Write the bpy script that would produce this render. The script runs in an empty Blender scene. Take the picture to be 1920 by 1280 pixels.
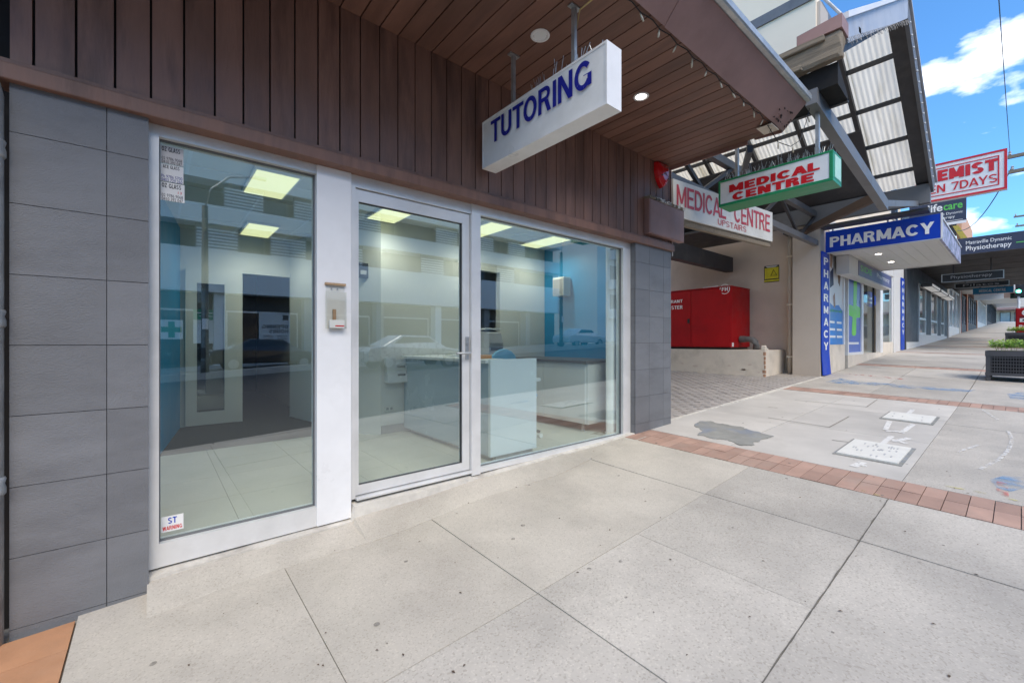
import bpy, bmesh, math, random
from mathutils import Vector, Matrix, noise
random.seed(7)
R = math.radians
scene = bpy.context.scene
COL = scene.collection

# ------------------------------------------------------------------ camera
YAW = 50.05
CAMP = Vector((0.0, -3.0, 1.3))
cam_d = bpy.data.cameras.new('camera')
cam_d.lens = 15.0; cam_d.sensor_width = 36.0; cam_d.clip_start = 0.05; cam_d.clip_end = 2000
cam = bpy.data.objects.new('camera', cam_d); COL.objects.link(cam)
cam.location = CAMP; cam.rotation_euler = (R(90), 0, R(YAW - 90))
scene.camera = cam

# ------------------------------------------------------------------ sky, sun, exposure
SUN_EL, SUN_DIR = 50.0, Vector((-0.30, -0.85, 0)).normalized()
world = bpy.data.worlds.new('World'); scene.world = world; world.use_nodes = True
wn, wl = world.node_tree.nodes, world.node_tree.links
wn.clear()
w_out = wn.new('ShaderNodeOutputWorld'); w_bg = wn.new('ShaderNodeBackground')
sky = wn.new('ShaderNodeTexSky'); sky.sky_type = 'NISHITA'; sky.sun_disc = False
sky.sun_elevation = R(SUN_EL); sky.sun_rotation = math.atan2(SUN_DIR.x, SUN_DIR.y)
sky.air_density = 1.0; sky.dust_density = 0.3; sky.ozone_density = 3.0
tint = wn.new('ShaderNodeMix'); tint.data_type = 'RGBA'; tint.blend_type = 'MULTIPLY'
tint.inputs[0].default_value = 1.0; tint.inputs[7].default_value = (0.52, 0.88, 1.12, 1)
wl.new(sky.outputs[0], tint.inputs[6])
tc = wn.new('ShaderNodeTexCoord')
mp = wn.new('ShaderNodeMapping'); mp.inputs['Scale'].default_value = (1.0, 1.0, 2.2)
mp.inputs['Location'].default_value = (0.03, 6.1, 3.04)
wl.new(tc.outputs['Generated'], mp.inputs[0])
nz = wn.new('ShaderNodeTexNoise'); nz.inputs['Scale'].default_value = 4.2; nz.inputs['Detail'].default_value = 7
nz.inputs['Roughness'].default_value = 0.52
wl.new(mp.outputs[0], nz.inputs['Vector'])
cr = wn.new('ShaderNodeValToRGB'); cr.color_ramp.elements[0].position = 0.555; cr.color_ramp.elements[1].position = 0.66
wl.new(nz.outputs[0], cr.inputs[0])
cm = wn.new('ShaderNodeMix'); cm.data_type = 'RGBA'
cm.inputs[7].default_value = (10.5, 10.7, 11.0, 1)
wl.new(cr.outputs[0], cm.inputs[0]); wl.new(tint.outputs[2], cm.inputs[6])
wl.new(cm.outputs[2], w_bg.inputs[0]); w_bg.inputs[1].default_value = 0.105
wl.new(w_bg.outputs[0], w_out.inputs[0])

sun_d = bpy.data.lights.new('sun', 'SUN'); sun_d.energy = 1.5; sun_d.angle = R(40); sun_d.color = (1, 0.87, 0.70)
sun = bpy.data.objects.new('sun', sun_d); COL.objects.link(sun)
to_sun = Vector((SUN_DIR.x*math.cos(R(SUN_EL)), SUN_DIR.y*math.cos(R(SUN_EL)), math.sin(R(SUN_EL))))
sun.rotation_euler = to_sun.to_track_quat('Z', 'Y').to_euler(); sun.location = (0, 0, 30)
scene.view_settings.view_transform = 'Standard'; scene.view_settings.look = 'None'
scene.view_settings.gamma = 1.0; scene.view_settings.use_curve_mapping = False
scene.view_settings.exposure = 1.32
scene.render.engine = 'CYCLES'
scene.cycles.max_bounces = 8; scene.cycles.transparent_max_bounces = 16; scene.cycles.use_denoising = True
scene.cycles.diffuse_bounces = 4; scene.cycles.glossy_bounces = 4; scene.cycles.caustics_reflective = False

# ------------------------------------------------------------------ measuring helpers (pixels of the 1920x1280 photograph -> metres)
_S, _C = math.sin(R(YAW)), math.cos(R(YAW))
def ray(px, py):
    u = (px-960)/800.0; v = (640-py)/800.0
    return Vector((_S*u+_C, -_C*u+_S, v))
def onY(px, py, y=0.0): r = ray(px, py); return CAMP + r*((y-CAMP.y)/r.y)
def onX(px, py, x): r = ray(px, py); return CAMP + r*((x-CAMP.x)/r.x)
def onZ(px, py, z): r = ray(px, py); return CAMP + r*((z-CAMP.z)/r.z)
ZF = [(-60, -2.4), (-2, -.08), (0, .01), (1.5, .075), (4.33, .23), (9.2, .375), (12.1, .48), (17.7, .786), (22, .95), (26.3, 1.09), (36.4, 1.46), (47, 1.95), (85, 3.44), (260, 10)]
def zf(x):
    for (a, b), (c, d) in zip(ZF, ZF[1:]):
        if x <= c: return b+(d-b)*(x-a)/(c-a)
    return ZF[-1][1]
KERB_Y = -3.85
def gz(x, y):
    if y > 0: return zf(x)+0.012*y
    return zf(x)+0.025*max(y, KERB_Y)
def onG(px, py):
    z = .1
    for _ in range(60):
        p = onZ(px, py, z); z = .5*z+.5*gz(p.x, p.y)
    return p

# ------------------------------------------------------------------ mesh helpers
class MB:
    def __init__(s): s.v = []; s.f = []
    def add(s, vs, fs):
        n = len(s.v); s.v += [tuple(p) for p in vs]; s.f += [tuple(i+n for i in f) for f in fs]; return s
    def box(s, x0, x1, y0, y1, z0, z1):
        return s.add([(x0,y0,z0),(x1,y0,z0),(x1,y1,z0),(x0,y1,z0),(x0,y0,z1),(x1,y0,z1),(x1,y1,z1),(x0,y1,z1)],
              [(0,3,2,1),(4,5,6,7),(0,1,5,4),(1,2,6,5),(2,3,7,6),(3,0,4,7)])
    def hexa(s, b, t):      # bottom quad, top quad, both counter-clockwise from above
        return s.add(list(b)+list(t), [(3,2,1,0),(4,5,6,7),(0,1,5,4),(1,2,6,5),(2,3,7,6),(3,0,4,7)])
    def prism(s, poly, d):  # polygon of 3D points swept by vector d
        n = len(poly); d = Vector(d); P = [Vector(p) for p in poly]
        return s.add(P+[p+d for p in P], [tuple(range(n))[::-1], tuple(range(n, 2*n))]+[(i,(i+1)%n,n+(i+1)%n,n+i) for i in range(n)])
    def bar(s, p0, p1, w, h, up=(0,0,1)):
        p0, p1 = Vector(p0), Vector(p1); d = (p1-p0).normalized(); up = Vector(up)
        if abs(d.dot(up)) > .98: up = Vector((1,0,0))
        a = d.cross(up).normalized()*(w/2); b = a.cross(d).normalized()*(h/2)
        q = [-a-b, a-b, a+b, -a+b]
        return s.add([p0+k for k in q]+[p1+k for k in q], [(0,1,2,3),(7,6,5,4),(0,4,5,1),(1,5,6,2),(2,6,7,3),(3,7,4,0)])
    def tube(s, pts, r, n=8, closed_ends=True):
        P = [Vector(p) for p in pts]; rs = r if isinstance(r, (list, tuple)) else [r]*len(P); rings = []
        for i, p in enumerate(P):
            d = (P[min(i+1, len(P)-1)]-P[max(i-1, 0)]).normalized()
            up = Vector((0,0,1)) if abs(d.z) < .95 else Vector((1,0,0))
            a = d.cross(up).normalized(); b = a.cross(d).normalized()
            rings.append([p+(a*math.cos(2*math.pi*k/n)+b*math.sin(2*math.pi*k/n))*rs[i] for k in range(n)])
        vs = [q for rg in rings for q in rg]; fs = []
        for i in range(len(P)-1):
            for k in range(n): fs.append((i*n+k, i*n+(k+1)%n, (i+1)*n+(k+1)%n, (i+1)*n+k))
        if closed_ends: fs += [tuple(range(n))[::-1], tuple(range((len(P)-1)*n, len(P)*n))]
        return s.add(vs, fs)
    def lathe(s, c, prof, n=20, axis='Z'):
        c = Vector(c); rings = []
        for r, h in prof:
            for k in range(n):
                t = 2*math.pi*k/n; q = (r*math.cos(t), r*math.sin(t), h)
                if axis == 'Y': q = (q[0], q[2], q[1])
                if axis == 'X': q = (q[2], q[0], q[1])
                rings.append(c+Vector(q))
        fs = []
        for i in range(len(prof)-1):
            for k in range(n): fs.append((i*n+k, i*n+(k+1)%n, (i+1)*n+(k+1)%n, (i+1)*n+k))
        fs += [tuple(range(n))[::-1], tuple(range((len(prof)-1)*n, len(prof)*n))]
        return s.add(rings, fs)
    def build(s, name, mat, parent=None, smooth=False, bevel=0, loc=None):
        me = bpy.data.meshes.new(name); me.from_pydata(s.v, [], s.f)
        bm = bmesh.new(); bm.from_mesh(me); bmesh.ops.recalc_face_normals(bm, faces=bm.faces); bm.to_mesh(me); bm.free()
        me.materials.append(mat)
        if smooth:
            me.polygons.foreach_set('use_smooth', [True]*len(me.polygons))
        return link(name, me, parent, bevel)
def link(name, me, parent=None, bevel=0):
    o = bpy.data.objects.new(name, me); COL.objects.link(o)
    if parent is not None: par(o, parent)
    if bevel:
        m = o.modifiers.new('bevel', 'BEVEL'); m.width = bevel; m.segments = 2; m.limit_method = 'ANGLE'; m.angle_limit = R(40)
    return o
def par(o, p):
    o.parent = p; o.matrix_parent_inverse = WM(p).inverted()
def WM(o):
    m = Matrix.LocRotScale(o.location, o.rotation_euler, o.scale)
    return (WM(o.parent) @ o.matrix_parent_inverse @ m) if o.parent else m
def tag(o, label=None, cat=None, group=None, kind=None):
    if label: o['label'] = label
    if cat: o['category'] = cat
    if group: o['group'] = group
    if kind: o['kind'] = kind
    return o
def thing(name, label, cat, loc=(0,0,0), group=None):
    o = bpy.data.objects.new(name, None); COL.objects.link(o); o.location = loc; o.empty_display_size = .1
    return tag(o, label, cat, group)
def part(name, mat, parent, *boxes, bevel=0, smooth=False):
    m = MB()
    for b in boxes: m.box(*b)
    return m.build(name, mat, parent, bevel=bevel, smooth=smooth)
def copy_tree(o, parent=None, off=None):
    c = o.copy(); COL.objects.link(c)
    if parent is not None: c.parent = parent
    for ch in list(o.children): copy_tree(ch, c)
    if off is not None: c.location = o.location+Vector(off)
    return c
_font_cache = {}
def text(s, mat, parent, O, U, V, w=None, h=None, bold=0.0, depth=.004, name='lettering', shear=0, spacing=1.0):
    """flat raised lettering whose bounding box starts at O and spans w along U and h along V"""
    key = (s, bold, shear, spacing)
    if key not in _font_cache:
        cu = bpy.data.curves.new('t', 'FONT'); cu.body = s; cu.offset = bold; cu.resolution_u = 3
        cu.shear = shear; cu.space_character = spacing; cu.space_line = .9
        ob = bpy.data.objects.new('t', cu); COL.objects.link(ob)
        dg = bpy.context.evaluated_depsgraph_get()
        me = bpy.data.meshes.new_from_object(ob.evaluated_get(dg))
        vs = [tuple(v.co) for v in me.vertices]; fs = [tuple(p.vertices) for p in me.polygons]
        bpy.data.objects.remove(ob); bpy.data.curves.remove(cu); bpy.data.meshes.remove(me)
        _font_cache[key] = (vs, fs)
    vs, fs = _font_cache[key]
    x0 = min(v[0] for v in vs); x1 = max(v[0] for v in vs); y0 = min(v[1] for v in vs); y1 = max(v[1] for v in vs)
    sx = w/(x1-x0) if w else h/(y1-y0); sy = h/(y1-y0) if h else sx
    O, U, V = Vector(O), Vector(U).normalized(), Vector(V).normalized(); N = U.cross(V)
    P = [O+U*((v[0]-x0)*sx)+V*((v[1]-y0)*sy)+N*depth for v in vs]
    me = bpy.data.meshes.new(name); me.from_pydata(P, [], fs); me.materials.append(mat)
    return link(name, me, parent)


def _arc(cx, cy, rx, ry, a0, a1, s, n=14):
    out = []
    for i in range(n):
        q = [R(a0+(a1-a0)*k/n) for k in (i, i+1)]
        out.append([(cx+rx*math.cos(q[0]), cy+ry*math.sin(q[0])), (cx+rx*math.cos(q[1]), cy+ry*math.sin(q[1])), (cx+(rx-s)*math.cos(q[1]), cy+(ry-s)*math.sin(q[1])), (cx+(rx-s)*math.cos(q[0]), cy+(ry-s)*math.sin(q[0]))])
    return out
def _re(x0, y0, x1, y1): return [(x0,y0),(x1,y0),(x1,y1),(x0,y1)]
def _pa(x0, y0, x1, y1, s): return [(x0,y0),(x0+s,y0),(x1+s,y1),(x1,y1)]
def glyph(c, s):
    w = .68; h = s*.88
    if c == ' ': return .35, []
    if c == 'I': return s, [_re(0,0,s,1)]
    if c == 'L': return .58, [_re(0,0,s,1), _re(s,0,.58,h)]
    if c in 'EF': return .62, [_re(0,0,s,1), _re(s,1-h,.62,1), _re(s,.5-h/2,.57,.5+h/2)]+([_re(s,0,.62,h)] if c == 'E' else [])
    if c == 'H': return w, [_re(0,0,s,1), _re(w-s,0,w,1), _re(s,.5-h/2,w-s,.5+h/2)]
    if c == 'T': return w, [_re(0,1-h,w,1), _re(w/2-s/2,0,w/2+s/2,1-h)]
    if c == 'U': return w, [_re(0,.34,s,1), _re(w-s,.34,w,1)]+_arc(w/2,.34,w/2,.34,180,360,s)
    if c in 'O0Q': return (.78 if c == 'O' else .6), _arc((.78 if c == 'O' else .6)/2,.5,(.78 if c == 'O' else .6)/2,.5,0,360,s,26)
    if c == 'C': return .74, _arc(.38,.5,.38,.5,38,322,s,22)
    if c == 'G': return .78, _arc(.39,.5,.39,.5,38,300,s,22)+[_re(.78-s,.06,.78,.5), _re(.42,.5-h*.2,.78-s,.5)]+_arc(.39,.5,.39,.5,300,330,s,3)
    if c == 'D': return .72, [_re(0,0,s,1)]+_arc(.30,.5,.42,.5,-90,90,s,18)+[_re(s,0,.31,s), _re(s,1-s,.31,1)]
    if c in 'PR': return (.66 if c == 'P' else .70), [_re(0,0,s,1), _re(s,1-h,.38,1), _re(s,.44,.38,.44+h)]+_arc(.37,.72,.28,.28,-90,90,h)+([_pa(.70-s*1.1,0,.34,.46,s*1.1)] if c == 'R' else [])
    if c == 'B': return .68, [_re(0,0,s,1), _re(s,1-h,.40,1), _re(s,.5-h/2,.40,.5+h/2), _re(s,0,.40,h)]+_arc(.38,.74,.26,.26,-90,90,h)+_arc(.38,.28,.30,.28,-90,90,h)
    if c in 'S': return .66, _arc(.33,.735,.33,.265,25,270,s*.86,16)+_arc(.33,.265,.33,.265,90,-155,s*.86,16)
    if c == 'A': return .80, [_pa(0,0,.40-s/2,1,s), _pa(.80-s,0,.40-s/2,1,s), _re(.18,.2,.62,.2+h*.85)]
    if c == 'M': return .86, [_re(0,0,s,1), _re(.86-s,0,.86,1), _pa(.43-s/2,.12,.0,1,s), _pa(.43-s/2,.12,.86-s,1,s)]
    if c == 'N': return .72, [_re(0,0,s,1), _re(.72-s,0,.72,1), _pa(.72-s*1.1,0,0,1,s*1.1)]
    if c == 'V': return .76, [_pa(.38-s/2,0,0,1,s), _pa(.38-s/2,0,.76-s,1,s)]
    if c == 'W': return 1.0, [_pa(.25-s/2,0,0,1,s), _pa(.25-s/2,0,.5-s/2,1,s), _pa(.75-s/2,0,.5-s/2,1,s), _pa(.75-s/2,0,1-s,1,s)]
    if c == 'Y': return .76, [_re(.38-s/2,0,.38+s/2,.45), _pa(.38-s/2,.4,0,1,s), _pa(.38-s/2,.4,.76-s,1,s)]
    if c == 'Z': return .66, [_re(0,1-h,.66,1), _re(0,0,.66,h), _pa(0,h,.66-s,1-h,s)]
    if c == 'K': return .72, [_re(0,0,s,1), _pa(s*.9,.4,.72-s*1.2,1,s*1.1), _pa(.72-s*1.2,0,s*1.2,.6,s*1.1)]
    if c == '7': return .62, [_re(0,1-h,.62,1), _pa(.14,0,.62-s,1-h,s)]
    return .3, []
def btext(t, m, parent, O, U, V, w, h, s=.2, gap=.13, depth=.004, name='lettering'):
    """bold block capitals, one object per letter"""
    lay = []; x = 0
    for c in t:
        gw, ps = glyph(c, s)
        if lay:
            pc = t[len(lay)-1]; x -= (.07 if c == 'A' and pc not in ' ' else 0)+(.07 if pc == 'A' and c not in ' ' else 0)+(.05 if c in 'TYVO' and pc in 'LTRAC' else 0)+(.03 if pc in 'TYLPF' else 0)
        lay.append((x, ps)); x += gw+gap
    tot = x-gap; O, U, V = Vector(O), Vector(U).normalized(), Vector(V).normalized(); N = U.cross(V)
    for x, ps in lay:
        if not ps: continue
        mb = MB()
        for k, pl in enumerate(ps):
            mb.add([O+U*((px+x)*w/tot)+V*(py*h)+N*(depth+.00012*(k % 5)*max(1, h*3)) for px, py in pl], [tuple(range(len(pl)))])
        me = bpy.data.meshes.new('letter'); me.from_pydata(mb.v, [], mb.f); me.materials.append(m); link('letter', me, parent)

# ------------------------------------------------------------------ materials
def lin(r, g, b): return tuple(((c/255/12.92) if c/255 <= .04045 else ((c/255+.055)/1.055)**2.4) for c in (r, g, b))
MATS = {}
def mat(name, col, rough=.6, var=.12, scale=6, bump=0, bscale=60, metal=0, dirt=None, dscale=1.5, damt=.5, spec=.5, stretch=(1,1,1), trans=0, emit=None, alpha=None, fine=0, famt=.42, island=0.0, coat=0):
    if name in MATS: return MATS[name]
    m = bpy.data.materials.new(name); m.use_nodes = True; MATS[name] = m
    n, l = m.node_tree.nodes, m.node_tree.links; b = n['Principled BSDF']
    b.inputs['Roughness'].default_value = rough; b.inputs['Metallic'].default_value = metal
    b.inputs['Specular IOR Level'].default_value = spec
    b.inputs['Coat Weight'].default_value = coat; b.inputs['Coat Roughness'].default_value = .08
    tcn = n.new('ShaderNodeTexCoord'); mpn = n.new('ShaderNodeMapping'); mpn.inputs['Scale'].default_value = stretch
    l.new(tcn.outputs['Object'], mpn.inputs[0])
    c = (*col, 1)
    nz = n.new('ShaderNodeTexNoise'); nz.inputs['Scale'].default_value = scale; nz.inputs['Detail'].default_value = 6; nz.inputs['Roughness'].default_value = .6
    l.new(mpn.outputs[0], nz.inputs['Vector'])
    rmp = n.new('ShaderNodeMapRange'); rmp.inputs[1].default_value = .3; rmp.inputs[2].default_value = .7
    rmp.inputs[3].default_value = 1-var; rmp.inputs[4].default_value = 1+var
    l.new(nz.outputs[0], rmp.inputs[0])
    mul = n.new('ShaderNodeMix'); mul.data_type = 'RGBA'; mul.blend_type = 'MULTIPLY'; mul.inputs[0].default_value = 1
    mul.inputs[6].default_value = c; l.new(rmp.outputs[0], mul.inputs[7])
    cur = mul.outputs[2]
    if island:
        oi = n.new('ShaderNodeObjectInfo'); r2 = n.new('ShaderNodeMapRange'); r2.inputs[3].default_value = 1-island; r2.inputs[4].default_value = 1+island
        l.new(oi.outputs['Random'], r2.inputs[0])
        m2 = n.new('ShaderNodeMix'); m2.data_type = 'RGBA'; m2.blend_type = 'MULTIPLY'; m2.inputs[0].default_value = 1
        l.new(cur, m2.inputs[6]); l.new(r2.outputs[0], m2.inputs[7]); cur = m2.outputs[2]
    if dirt:
        dn = n.new('ShaderNodeTexNoise'); dn.inputs['Scale'].default_value = dscale; dn.inputs['Detail'].default_value = 8; dn.inputs['Roughness'].default_value = .65
        l.new(mpn.outputs[0], dn.inputs['Vector'])
        dr = n.new('ShaderNodeMapRange'); dr.inputs[1].default_value = .5; dr.inputs[2].default_value = .72; dr.inputs[3].default_value = 0; dr.inputs[4].default_value = damt
        l.new(dn.outputs[0], dr.inputs[0])
        m3 = n.new('ShaderNodeMix'); m3.data_type = 'RGBA'; m3.inputs[7].default_value = (*dirt, 1)
        l.new(dr.outputs[0], m3.inputs[0]); l.new(cur, m3.inputs[6]); cur = m3.outputs[2]
    if fine:
        vn = n.new('ShaderNodeTexVoronoi'); vn.inputs['Scale'].default_value = fine; l.new(mpn.outputs[0], vn.inputs['Vector'])
        sp = n.new('ShaderNodeSeparateColor'); l.new(vn.outputs['Color'], sp.inputs[0])
        fr = n.new('ShaderNodeValToRGB'); e = fr.color_ramp.elements
        e[0].position = 0; e[0].color = (.55,.53,.5,1); e[1].position = 1; e[1].color = (1.3,1.3,1.28,1)
        for p_, c_ in ((.1, (.62,.6,.56,1)), (.16, (.96,.95,.94,1)), (.86, (1.03,1.03,1.02,1)), (.93, (1.25,1.25,1.22,1))):
            q = e.new(p_); q.color = c_
        l.new(sp.outputs[0], fr.inputs[0])
        m4 = n.new('ShaderNodeMix'); m4.data_type = 'RGBA'; m4.blend_type = 'MULTIPLY'; m4.inputs[0].default_value = famt
        l.new(cur, m4.inputs[6]); l.new(fr.outputs[0], m4.inputs[7]); cur = m4.outputs[2]
    l.new(cur, b.inputs['Base Color'])
    rr = n.new('ShaderNodeMapRange'); rr.inputs[1].default_value = .3; rr.inputs[2].default_value = .7
    rr.inputs[3].default_value = max(0, rough-.1); rr.inputs[4].default_value = min(1, rough+.1)
    l.new(nz.outputs[0], rr.inputs[0]); l.new(rr.outputs[0], b.inputs['Roughness'])
    if bump:
        bn = n.new('ShaderNodeTexNoise'); bn.inputs['Scale'].default_value = bscale; bn.inputs['Detail'].default_value = 4
        l.new(mpn.outputs[0], bn.inputs['Vector'])
        bp = n.new('ShaderNodeBump'); bp.inputs['Strength'].default_value = min(1, bump); bp.inputs['Distance'].default_value = .004
        l.new(bn.outputs[0], bp.inputs['Height']); l.new(bp.outputs[0], b.inputs['Normal'])
    if emit:
        b.inputs['Emission Color'].default_value = (*emit[:3], 1); b.inputs['Emission Strength'].default_value = emit[3]
    if trans:
        tr = n.new('ShaderNodeBsdfTranslucent'); l.new(cur, tr.inputs[0])
        mx = n.new('ShaderNodeMixShader'); mx.inputs[0].default_value = trans
        l.new(b.outputs[0], mx.inputs[1]); l.new(tr.outputs[0], mx.inputs[2]); l.new(mx.outputs[0], n['Material Output'].inputs[0])
    return m
def glass(name, tintc=(.86,.95,.93), ior=1.8, rough=0.0):
    m = bpy.data.materials.new(name); m.use_nodes = True; n, l = m.node_tree.nodes, m.node_tree.links; n.clear()
    o = n.new('ShaderNodeOutputMaterial'); t = n.new('ShaderNodeBsdfTransparent'); t.inputs[0].default_value = (*[c**.5 for c in tintc], 1)
    g = n.new('ShaderNodeBsdfGlossy'); g.inputs['Roughness'].default_value = rough; g.inputs[0].default_value = (.95,1,.99,1)
    f = n.new('ShaderNodeFresnel'); f.inputs[0].default_value = ior
    ge = n.new('ShaderNodeNewGeometry'); mx = n.new('ShaderNodeMixShader')
    iv = n.new('ShaderNodeMath'); iv.operation = 'SUBTRACT'; iv.inputs[0].default_value = 1; l.new(ge.outputs['Backfacing'], iv.inputs[1])
    ml = n.new('ShaderNodeMath'); ml.operation = 'MULTIPLY'; l.new(f.outputs[0], ml.inputs[0]); l.new(iv.outputs[0], ml.inputs[1])
    l.new(ml.outputs[0], mx.inputs[0]); l.new(t.outputs[0], mx.inputs[1]); l.new(g.outputs[0], mx.inputs[2]); l.new(mx.outputs[0], o.inputs[0])
    return m

M = dict(
 concrete=mat('concrete', (.42,.39,.345), .85, .15, 1.4, .35, 90, dirt=(.29,.27,.24), dscale=.8, damt=.65, fine=130, island=.13),
 concrete_smooth=mat('concrete_smooth', (.45,.415,.36), .85, .12, 1.5, .25, 90, dirt=(.33,.30,.26), dscale=1.1, damt=.6, fine=160, island=.07, famt=.35),
 concrete_pale=mat('concrete_pale', (.49,.465,.425), .85, .11, 1.6, .2, 90, dirt=(.37,.35,.32), dscale=1.0, damt=.55, island=.07),
 joint=mat('joint_dirt', (.24,.22,.19), .95, .3, 12),
 mortar=mat('mortar', (.62,.59,.53), .9, .15, 9, .5, 50, dirt=(.34,.31,.27), dscale=4, damt=.8),
 paver_red=mat('terracotta_paver', (.38,.245,.19), .8, .14, 5, .3, 80, dirt=(.36,.27,.22), dscale=2.2, damt=.7, island=.16),
 paver_orange=mat('orange_paver', (.43,.22,.115), .75, .14, 5, .3, 80, dirt=(.45,.28,.18), dscale=2.0, damt=.5, island=.12),
 paver_grey=mat('grey_paver', (.40,.365,.335), .9, .15, 3, .4, 60, dirt=(.30,.28,.26), dscale=.7, damt=.7),
 asphalt=mat('asphalt', (.055,.055,.058), .9, .2, 8, .5, 120, fine=90),
 patch=mat('asphalt_patch', (.25,.25,.23), .9, .2, 6, .5, 120, dirt=(.14,.2,.33), dscale=2.6, damt=.7),
 tile=mat('grey_wall_tile', (.165,.17,.18), .5, .10, 3, .6, 130, dirt=(.11,.112,.12), dscale=1.8, damt=.6, island=.10, stretch=(1,1,2.5)),
 grout=mat('grout', (.05,.05,.055), .9, .1),
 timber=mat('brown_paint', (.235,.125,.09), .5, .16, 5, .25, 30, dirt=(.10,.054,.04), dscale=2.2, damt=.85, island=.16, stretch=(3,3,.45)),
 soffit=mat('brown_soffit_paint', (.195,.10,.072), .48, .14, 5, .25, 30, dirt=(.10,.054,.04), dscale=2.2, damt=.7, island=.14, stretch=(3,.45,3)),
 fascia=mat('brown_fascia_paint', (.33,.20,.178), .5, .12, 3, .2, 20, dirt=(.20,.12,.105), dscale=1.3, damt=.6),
 void=mat('black_bitumen', (.008,.008,.009), .9, .2),
 dark=mat('dark_void', (.02,.016,.014), .9, .2),
 alu=mat('aluminium_frame', (.74,.74,.73), .38, .05, 5, 0, metal=.3, dirt=(.42,.42,.42), dscale=3, damt=.25),
 white_metal=mat('white_metal', (.82,.82,.82), .35, .04, 3, dirt=(.6,.6,.58), dscale=2, damt=.35),
 galv=mat('galvanised_steel', (.42,.44,.45), .45, .2, 9, .1, metal=.6, dirt=(.6,.6,.58), dscale=5, damt=.8),
 steel_grey=mat('grey_painted_steel', (.15,.155,.165), .5, .2, 4, .1, dirt=(.08,.08,.085), dscale=2, damt=.6),
 steel_dark=mat('dark_painted_steel', (.045,.045,.05), .55, .25, 4, .1, dirt=(.10,.095,.09), dscale=3, damt=.5),
 flashing=mat('pale_metal_flashing', (.50,.51,.53), .45, .12, 4, metal=.3, dirt=(.33,.33,.34), dscale=3, damt=.6),
 old_wood=mat('weathered_timber', (.26,.215,.16), .9, .35, 3, 1, 30, dirt=(.10,.085,.06), dscale=3, damt=.85, stretch=(6,.6,9)),
 poly=mat('polycarbonate_sheet', (.80,.745,.63), .45, .10, 2, dirt=(.40,.35,.24), dscale=1.3, damt=.95, trans=.85, island=.14, stretch=(.35,2.2,.35)),
 sign_white=mat('sign_white', (.82,.84,.84), .35, .04, 3, dirt=(.6,.61,.58), dscale=2, damt=.4),
 sign_cream=mat('sign_cream', (.72,.71,.66), .5, .06, 3, dirt=(.5,.48,.42), dscale=2, damt=.5),
 sign_blue=mat('sign_blue', (.004,.05,.46), .45, .05, 3, spec=.25),
 letter_blue=mat('letter_blue', (.01,.018,.27), .4, .04),
 letter_red=mat('letter_red', (.62,.012,.02), .4, .06),
 letter_red_old=mat('letter_faded_red', (.52,.05,.07), .5, .12, 8),
 letter_white=mat('letter_white', (.85,.86,.86), .4, .04),
 letter_grey=mat('letter_grey', (.42,.42,.43), .4, .04),
 letter_black=mat('letter_black', (.015,.015,.02), .5, .05),
 letter_green=mat('letter_green', (.12,.55,.10), .45, .05),
 green_frame=mat('green_sign_frame', (.012,.26,.10), .4, .12, 5, dirt=(.03,.17,.09), dscale=4, damt=.6),
 red=mat('red_paint', (.40,.004,.008), .5, .10, 3, .05, dirt=(.24,.004,.008), dscale=1.6, damt=.7, spec=.3),
 beige=mat('beige_render', (.62,.525,.44), .85, .06, 2, .3, 60, dirt=(.50,.41,.33), dscale=.8, damt=.6),
 beige_pale=mat('pale_render', (.70,.63,.53), .85, .07, 3, .3, 50, dirt=(.43,.38,.31), dscale=2, damt=.6),
 cream=mat('cream_render', (.84,.72,.56), .85, .04, .6, .2, 30, dirt=(.74,.62,.47), dscale=.5, damt=.5),
 charcoal=mat('charcoal_paint', (.075,.078,.084), .6, .08, 2, dirt=(.05,.05,.055), dscale=1, damt=.4),
 soffit_white=mat('white_soffit', (.68,.67,.64), .6, .05, 2),
 soffit_dark=mat('dark_soffit', (.045,.045,.047), .7, .15, 2),
 black=mat('black_plastic', (.018,.018,.02), .45, .2, 6),
 planter=mat('planter_plastic', (.06,.06,.066), .6, .2, 6, .2),
 soil=mat('soil', (.05,.035,.02), .95, .4, 20),
 leaf=mat('leaf', (.20,.40,.05), .5, .35, 12, trans=.3, island=.1),
 leaf_pale=mat('pale_leaf', (.40,.55,.12), .5, .3, 12, trans=.4),
 int_white=mat('interior_white', (.72,.73,.70), .7, .02, 2),
 int_tile=mat('interior_floor_tile', (.50,.50,.45), .5, .02, .6, island=.02),
 carpet=mat('dark_carpet', (.07,.062,.055), .95, .2, 20),
 int_blue=mat('interior_blue', (.012,.26,.52), .5, .05, 2),
 desk=mat('blue_grey_laminate', (.42,.53,.60), .25, .03, 2),
 desk_top=mat('pale_laminate', (.72,.75,.76), .3, .03, 2),
 gloss_white=mat('gloss_white', (.74,.75,.73), .15, .03, 2),
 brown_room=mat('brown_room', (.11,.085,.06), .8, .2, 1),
 acrylic=glass('acrylic', (.93,.93,.9), 1.5),
 glass=glass('shop_glass', (.86,.96,.95), 3.4),
 glass_soft=glass('clear_glass', (.85,.92,.92), 1.35),
 glass_far=glass('far_glass', (.45,.55,.6), 2.4),
 paper=mat('paper', (.8,.8,.79), .7, .04),
 ceil=mat('ceiling_tile', (.66,.66,.60), .85, .04, 20),
 paint_white=mat('white_spray', (.78,.78,.76), .85, .1, 8),
)
lampm = mat('troffer_light', (.9,.9,.7), .5, .02, emit=(1,.98,.50,.40))
bulbm = mat('downlight_lens', (.9,.9,.9), .5, .02, emit=(1,.93,.82,3.0))
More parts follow.
